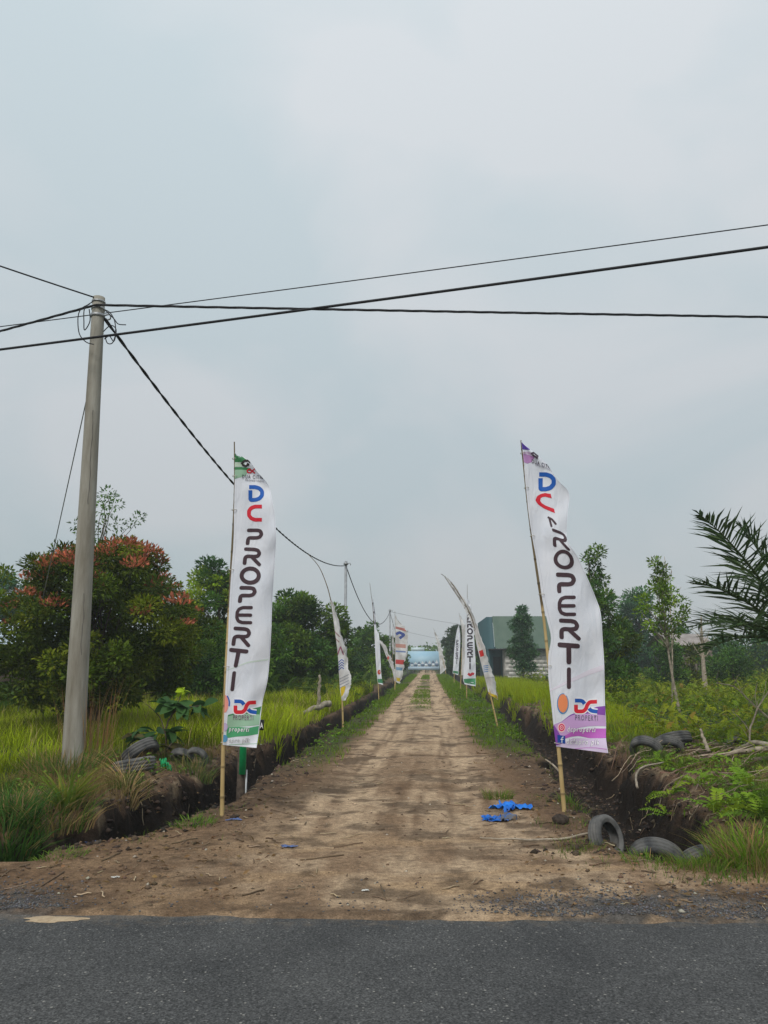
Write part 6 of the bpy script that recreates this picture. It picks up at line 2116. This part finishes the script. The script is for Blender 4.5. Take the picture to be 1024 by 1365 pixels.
# patchy cover on the right bank
sp_ = spots(46000, (8.2, 18, 2.9, 9), lambda s, t, x, y, g: (g.random(len(s)) < 1.4 * sstep(0.42, 0.66, fbm(x + 7, y + 2, 0.9, 3)) * sstep(2.9, 4.0, t)) & (ditch_r(s, t) < 0.3), 1.0, 100)
grass('bank_grass', 'patchy mixed grass on the brown bank right of the ditch', sp_, lambda s, t, x, y: 0.14 + 0.22 * fbm(x, y, 1, 2), lambda s: 0.008 + 0 * s, (0.3, 1.0), np.where((fbm(sp_[2], sp_[3], 2, 2) > 0.56)[:, None], np.array([[0.17, 0.13, 0.06]]), np.array([[0.10, 0.16, 0.03]])), (1.3, 1.25, 1.1), 101)
# bank right of the left ditch, between pole and ditch
sp_ = spots(30000, (7.1, 14, -5.6, -3.2), lambda s, t, x, y, g: (g.random(len(s)) < 1.3 * sstep(0.42, 0.66, fbm(x + 17, y + 2, 1.1, 3)) * sstep(-3.2, -4.3, t)) & (ditch_l(s, t) < 0.25), 1.0, 102)
grass('bank_grass', 'mixed green and straw grass on the bank at the foot of the concrete pole', sp_, lambda s, t, x, y: 0.10 + 0.22 * fbm(x, y, 1, 2), lambda s: 0.0075 + 0 * s, (0.3, 1.0), np.where((fbm(sp_[2] + 5, sp_[3], 2, 2) > 0.44)[:, None], np.array([[0.20, 0.145, 0.065]]), np.array([[0.08, 0.125, 0.024]])), (1.3, 1.25, 1.1), 103)


g = np.random.default_rng(300)
ss, tt, xx, yy = pick(60000, 6.2, 40, -6.5, 8, 1.5, g)
dens = sstep(0.52, 0.72, fbm(xx + 11, yy + 5, 1.3, 3))
zone = ((tt > 1.1) & (tt < 2.3) & (ss > 12.5)) | ((tt < -1.75) & (tt > -2.4) & (ss > 11.5)) | ((tt > 3.0) & (ss > 8.5)) | ((tt < -3.5) & (ss > 8)) | ((tt > 1.9) & (ss < 8.4) & (yy > edge_y(xx) + 0.85))
keep = in_view(xx, yy) & zone & (g.random(len(ss)) < dens * 0.8) & (ditch_r(ss, tt) < 0.4) & (ditch_l(ss, tt) < 0.4)
ss, tt, xx, yy = ss[keep], tt[keep], xx[keep], yy[keep]
n = len(ss)
P = np.stack([xx, yy, height(xx, yy) + 0.02 + g.random(n) * 0.22 * dens[keep]], -1)
ls = np.interp(ss, [6, 14, 40], [0.045, 0.07, 0.13]) * g.uniform(0.6, 1.4, n)
V, T, C = leaves(P, g.normal(size=(n, 3)) * [1, 1, 0.4] + [0, 0, 0.3], ls, ls * 0.55, jitter((0.11, 0.20, 0.02), n, 0.5, 0.15, g), 0.2, g)
props(mk('broadleaf_weeds', V, T, M_LEAF, None, C), 'small broad-leaved weeds on the verges and banks', kind='stuff')


def tuft(name, label, c, n, h, spread, w, lean, col, seed, tip=(1.3, 1.25, 1.1), cat='grass clump', group=None):
    """one clump of arching blades"""
    g = np.random.default_rng(seed)
    a = g.random(n) * 6.28
    rr = spread * np.sqrt(g.random(n))
    P = np.stack([c[0] + rr * np.cos(a), c[1] + rr * np.sin(a), np.full(n, c[2])], -1)
    P[:, 2] = np.maximum(c[2] - 0.15, height(P[:, 0], P[:, 1]) - 0.02)
    hh = h * g.uniform(0.5, 1.15, n)
    cc = jitter(col[0], n, 0.3, 0.1, g)
    m_ = g.random(n) < col[2]
    cc[m_] = jitter(col[1], m_.sum(), 0.3, 0.1, g)
    V, T, C = blades(P, hh, w * g.uniform(0.7, 1.3, n), a + g.uniform(-0.9, 0.9, n), hh * g.uniform(lean[0], lean[1], n), cc, np.clip(cc * np.array(tip), 0, 1), 3)
    return props(mk(name, V, T, M_GRASS, None, C, origin=c), label, cat, group)


STRAW = (0.26, 0.19, 0.085)
GREENB = (0.085, 0.16, 0.028)
sp_ = spots(5200, (9.5, 40, -22, -3.3), lambda s, t, x, y, g: (t < -3.6 - 0.9 * sstep(16, 12, s)) & (g.random(len(s)) < sstep(0.4, 0.7, fbm(x + 4, y, 0.6, 3))), 1.3, 190)
grass('seed_stalks', 'pale seed stalks standing above the grass on the left', sp_, lambda s, t, x, y: np.interp(s, [9, 15, 40], [0.4, 0.62, 0.8]), lambda s: np.interp(s, [9, 40], [0.006, 0.02]), (0.05, 0.4), (0.34, 0.28, 0.12), (1.2, 1.1, 1.0), 191)
p, _ = bank_z(8, 1128)
tuft('grass_clump', 'dense dark green grass clump at the left edge beside the ditch', p, 480, 0.44, 0.30, 0.015, (0.3, 1.2), ((0.05, 0.115, 0.024), STRAW, 0.12), 110)
p, _ = bank_z(98, 1062)
tuft('grass_clump', 'tall mixed dry and green grass round the foot of the concrete pole', np.array([pole_b[0] + 0.05, PY - 0.45, 0.0]), 520, 0.55, 0.5, 0.011, (0.1, 1.0), (STRAW, GREENB, 0.5), 111)
tuft('grass_clump', 'thin dry brown reeds standing beside the concrete pole', np.array([pole_b[0] + 0.05, PY + 0.35, 0.0]), 130, 1.35, 0.38, 0.012, (0.02, 0.25), ((0.24, 0.14, 0.07), STRAW, 0.3), 112)
p, _ = bank_z(70, 1085)
tuft('grass_clump', 'yellow-brown grass clump hanging over the ditch below the concrete pole', p, 420, 0.34, 0.42, 0.012, (0.4, 1.3), (STRAW, GREENB, 0.5), 113)
p, _ = bank_z(88, 1080)
tuft('spiky_plant', 'spiky plant with long arching yellow-green leaves on the ditch edge', p, 70, 0.55, 0.10, 0.032, (0.4, 1.1), ((0.14, 0.20, 0.03), (0.20, 0.22, 0.04), 0.4), 114, cat='plant')
p, _ = bank_z(170, 1062)
tuft('straw_clump', 'bent dry straw drooping into the left ditch', p, 90, 0.60, 0.12, 0.011, (0.8, 1.5), ((0.34, 0.25, 0.13), STRAW, 0.5), 115)
p, _ = bank_z(258, 1030)
tuft('grass_clump', 'feathery green grass clump right of the big-leaved sapling', p, 260, 0.30, 0.28, 0.007, (0.2, 1.0), ((0.10, 0.15, 0.04), STRAW, 0.2), 116)
p, _ = bank_z(262, 1092)
tuft('weed_clump', 'fresh green weeds at the lip of the left ditch by the banner pole', gnd(252, 1098), 240, 0.10, 0.26, 0.012, (0.4, 1.2), ((0.13, 0.22, 0.035), GREENB, 0.3), 117)
tuft('weed_clump', 'small weed patch on the lip of the left ditch nearer the pole', gnd(80, 1139), 160, 0.08, 0.22, 0.010, (0.4, 1.2), ((0.13, 0.21, 0.035), GREENB, 0.3), 118)
tuft('weed_clump', 'green grass tuft on the dirt just above the blue sheet', gnd(664, 1064), 200, 0.16, 0.17, 0.008, (0.3, 1.1), ((0.11, 0.18, 0.03), STRAW, 0.15), 119)
tuft('weed_clump', 'small green tuft at the foot of the purple banner pole', gnd(765, 1074), 120, 0.16, 0.18, 0.008, (0.3, 1.0), ((0.10, 0.17, 0.03), STRAW, 0.1), 120)
tuft('weed_clump', 'low weeds in front of the hollow tyre at the ditch end', gnd(770, 1130), 140, 0.10, 0.22, 0.007, (0.3, 1.0), ((0.12, 0.18, 0.035), STRAW, 0.3), 121)
tuft('weed_clump', 'fresh grass in front of the broad slumped tyre at the ditch end', gnd(880, 1150), 320, 0.12, 0.3, 0.006, (0.3, 1.0), ((0.13, 0.23, 0.03), STRAW, 0.2), 123)
tuft('weed_clump', 'fresh grass half covering the sunken tyre at the lower right', gnd(940, 1152), 420, 0.16, 0.3, 0.006, (0.3, 1.0), ((0.13, 0.22, 0.03), STRAW, 0.25), 124)
tuft('grass_clump', 'big fresh green grass clump at the right edge near the asphalt', gnd(1005, 1150), 420, 0.36, 0.34, 0.012, (0.25, 1.1), ((0.13, 0.22, 0.022), STRAW, 0.38), 122)

# ------------------------------------------------------------------ gravel, clods, twigs
g = np.random.default_rng(130)
n = 16000
x = g.uniform(-4.5, 4.5, n)
e = np.abs(g.normal(0, 0.36, n)) + 0.0
y = edge_y(x) + e
n1 = fbm(x, y, 0.8, 4)
k = (g.random(n) < np.maximum(sstep(0.35, 1.4, x + 1.3 * (n1 - 0.5)), sstep(-2.0, -2.5, x + 0.8 * (n1 - 0.5))) * (0.25 + 0.9 * fbm(x, y, 2.5, 3)) + 0.03)
x, y = x[k], y[k]
n = len(x)
sz = 0.0055 + 0.009 * g.random(n) ** 2.5
P = np.stack([x, y, height(x, y) + sz * 0.25], -1)
cc = jitter((0.10, 0.10, 0.105), n, 0.55, 0.06, g)
V, T, C = stones(P, sz, cc, 131)
M_STONE = noise_mat('stone_chips', (0.8, 0.8, 0.8), (1.15, 1.15, 1.15), 60, 0.9, attr=True)
props(mk('gravel', V, T, M_STONE, None, C), 'loose grey stone chips along the asphalt edge', kind='stuff')
n = 9000
ss, tt, x, y = pick(n, 5.4, 16, -3.4, 3.6, 1.2, g)
k = (y > edge_y(x) + 0.1)
inner = (np.abs(tt + 0.3) < 1.5)
k &= (g.random(n) < np.where(inner, 0.22, 0.9))
ss, tt, x, y, inner = ss[k], tt[k], x[k], y[k], inner[k]
n = len(x)
sz = 0.004 + 0.024 * g.random(n) ** 5
sz = np.where(inner, np.minimum(sz, 0.016), sz)
P = np.stack([x, y, height(x, y) + sz * 0.2], -1)
cc = np.where((g.random(n) < 0.12)[:, None], jitter((0.42, 0.37, 0.30), n, 0.2, 0.05, g), jitter((0.13, 0.085, 0.055), n, 0.4, 0.08, g))
V, T, C = stones(P, sz, cc, 132)
props(mk('soil_clods', V, T, M_STONE, None, C), 'crumbs and clods of brown soil scattered over the dirt', kind='stuff')

# crumbled peat on the ditch walls
n = 9000
ss = 7.0 + 16 * g.random(n) ** 1.4
left = g.random(n) < 0.45
tt = np.where(left, np.interp(ss, LD_S, LD_T), np.interp(ss, RD_S, RD_T)) + g.normal(0, 0.42, n)
x, y = xy(ss, tt)
sz = 0.01 + 0.05 * g.random(n) ** 3
P = np.stack([x, y, height(x, y) + sz * 0.1], -1)
V, T, C = stones(P, sz, jitter((0.055, 0.038, 0.027), n, 0.6, 0.1, g), 133)
props(mk('peat_crumbs', V, T, M_STONE, None, C), 'dark crumbled peat down the walls of both ditches', kind='stuff')

# twigs, roots and dead leaves
n = 2600
ss, tt, x, y = pick(n, 5.6, 15, -4.6, 6.5, 1.2, g)
k = (y > edge_y(x) + 0.15) & (g.random(n) < np.where(np.abs(tt + 0.3) < 1.4, 0.16, np.where(tt > 2.9, 1.0, 0.4)))
x, y = x[k], y[k]
n = len(x)
m = MB()
for i in range(n):
    a, L_ = g.random() * 3.14, g.uniform(0.04, 0.16) * (1 + 1.6 * (g.random() < 0.12))
    if x[i] > 2.8:
        L_ *= 2.0
    u = np.linspace(-0.5, 0.5, 4)
    px_, py_ = x[i] + u * L_ * math.cos(a), y[i] + u * L_ * math.sin(a) + 0.02 * np.sin(u * 6)
    m.tube(np.stack([px_, py_, height(px_, py_) + 0.008], -1), g.uniform(0.002, 0.006), 4, col=jitter((0.16, 0.11, 0.07) if g.random() < 0.6 else (0.36, 0.28, 0.18), 1, 0.4, 0.05, g)[0])
M_TWIG = noise_mat('twig', (0.8, 0.8, 0.8), (1.1, 1.1, 1.1), 30, 0.9, attr=True)
for i in range(190):
    s_, t_ = g.uniform(8.6, 14.5), g.uniform(3.1, 6.8)
    x_, y_ = xy(s_, t_)
    a, L_ = g.normal(0.1, 0.6), g.uniform(0.3, 1.3)
    u = np.linspace(-0.5, 0.5, 7)
    px_, py_ = x_ + u * L_ * math.cos(a) + 0.05 * np.sin(u * 5 + i), y_ + u * L_ * math.sin(a)
    rise = g.uniform(0.02, 0.3)
    thin = 0.6 if t_ < 4.3 else 1.1
    if t_ < 4.0:
        L_ *= 0.65
        px_, py_ = x_ + u * L_ * math.cos(a), y_ + u * L_ * math.sin(a)
    m.tube(np.stack([px_, py_, height(px_, py_).max() * 0.5 + height(px_, py_) * 0.5 + 0.02 + rise * (u + 0.5)], -1), np.linspace(1, 0.4, 7) * g.uniform(0.005, 0.018) * thin, 5,
           col=jitter([(0.25, 0.19, 0.13), (0.17, 0.11, 0.075), (0.36, 0.29, 0.21)][i % 3], 1, 0.3, 0.05, g)[0])
props(m.build('twig_litter', M_TWIG), 'twigs and roots littering the dirt and the right bank', kind='stuff')
n = 2600
ss, tt, x, y = pick(n, 5.6, 15, -6, 7, 1.3, g)
k = (y > edge_y(x) + 0.2) & (np.abs(tt + 0.3) > 1.0)
P = np.stack([x, y, height(x, y) + 0.012], -1)[k]
n = len(P)
D = np.stack([g.normal(size=n), g.normal(size=n), 0.25 * g.normal(size=n)], -1)
V, T, C = leaves(P, D, g.uniform(0.03, 0.075, n), g.uniform(0.015, 0.03, n), jitter((0.20, 0.125, 0.06), n, 0.5, 0.1, g), 0.1, g)
props(mk('leaf_litter', V, T, M_LEAF, None, C), 'brown dead leaves scattered on the banks', kind='stuff')

# ------------------------------------------------------------------ haze
HZ = 0.0012
m = bpy.data.materials.new('haze_air')
m.use_nodes = True
N, L = m.node_tree.nodes, m.node_tree.links
N.clear()
o_ = N.new('ShaderNodeOutputMaterial')
pv = N.new('ShaderNodeVolumePrincipled')
pv.inputs['Color'].default_value = (0.86, 0.93, 0.97, 1)
pv.inputs['Density'].default_value = HZ
pv.inputs['Anisotropy'].default_value = 0.2
L.new(pv.outputs['Volume'], o_.inputs['Volume'])
hz = MB().box((-640, -640, -2.2), (640, 640, 9.5)).build('haze', m)
props(hz, 'pale even haze in the air', kind='stuff')
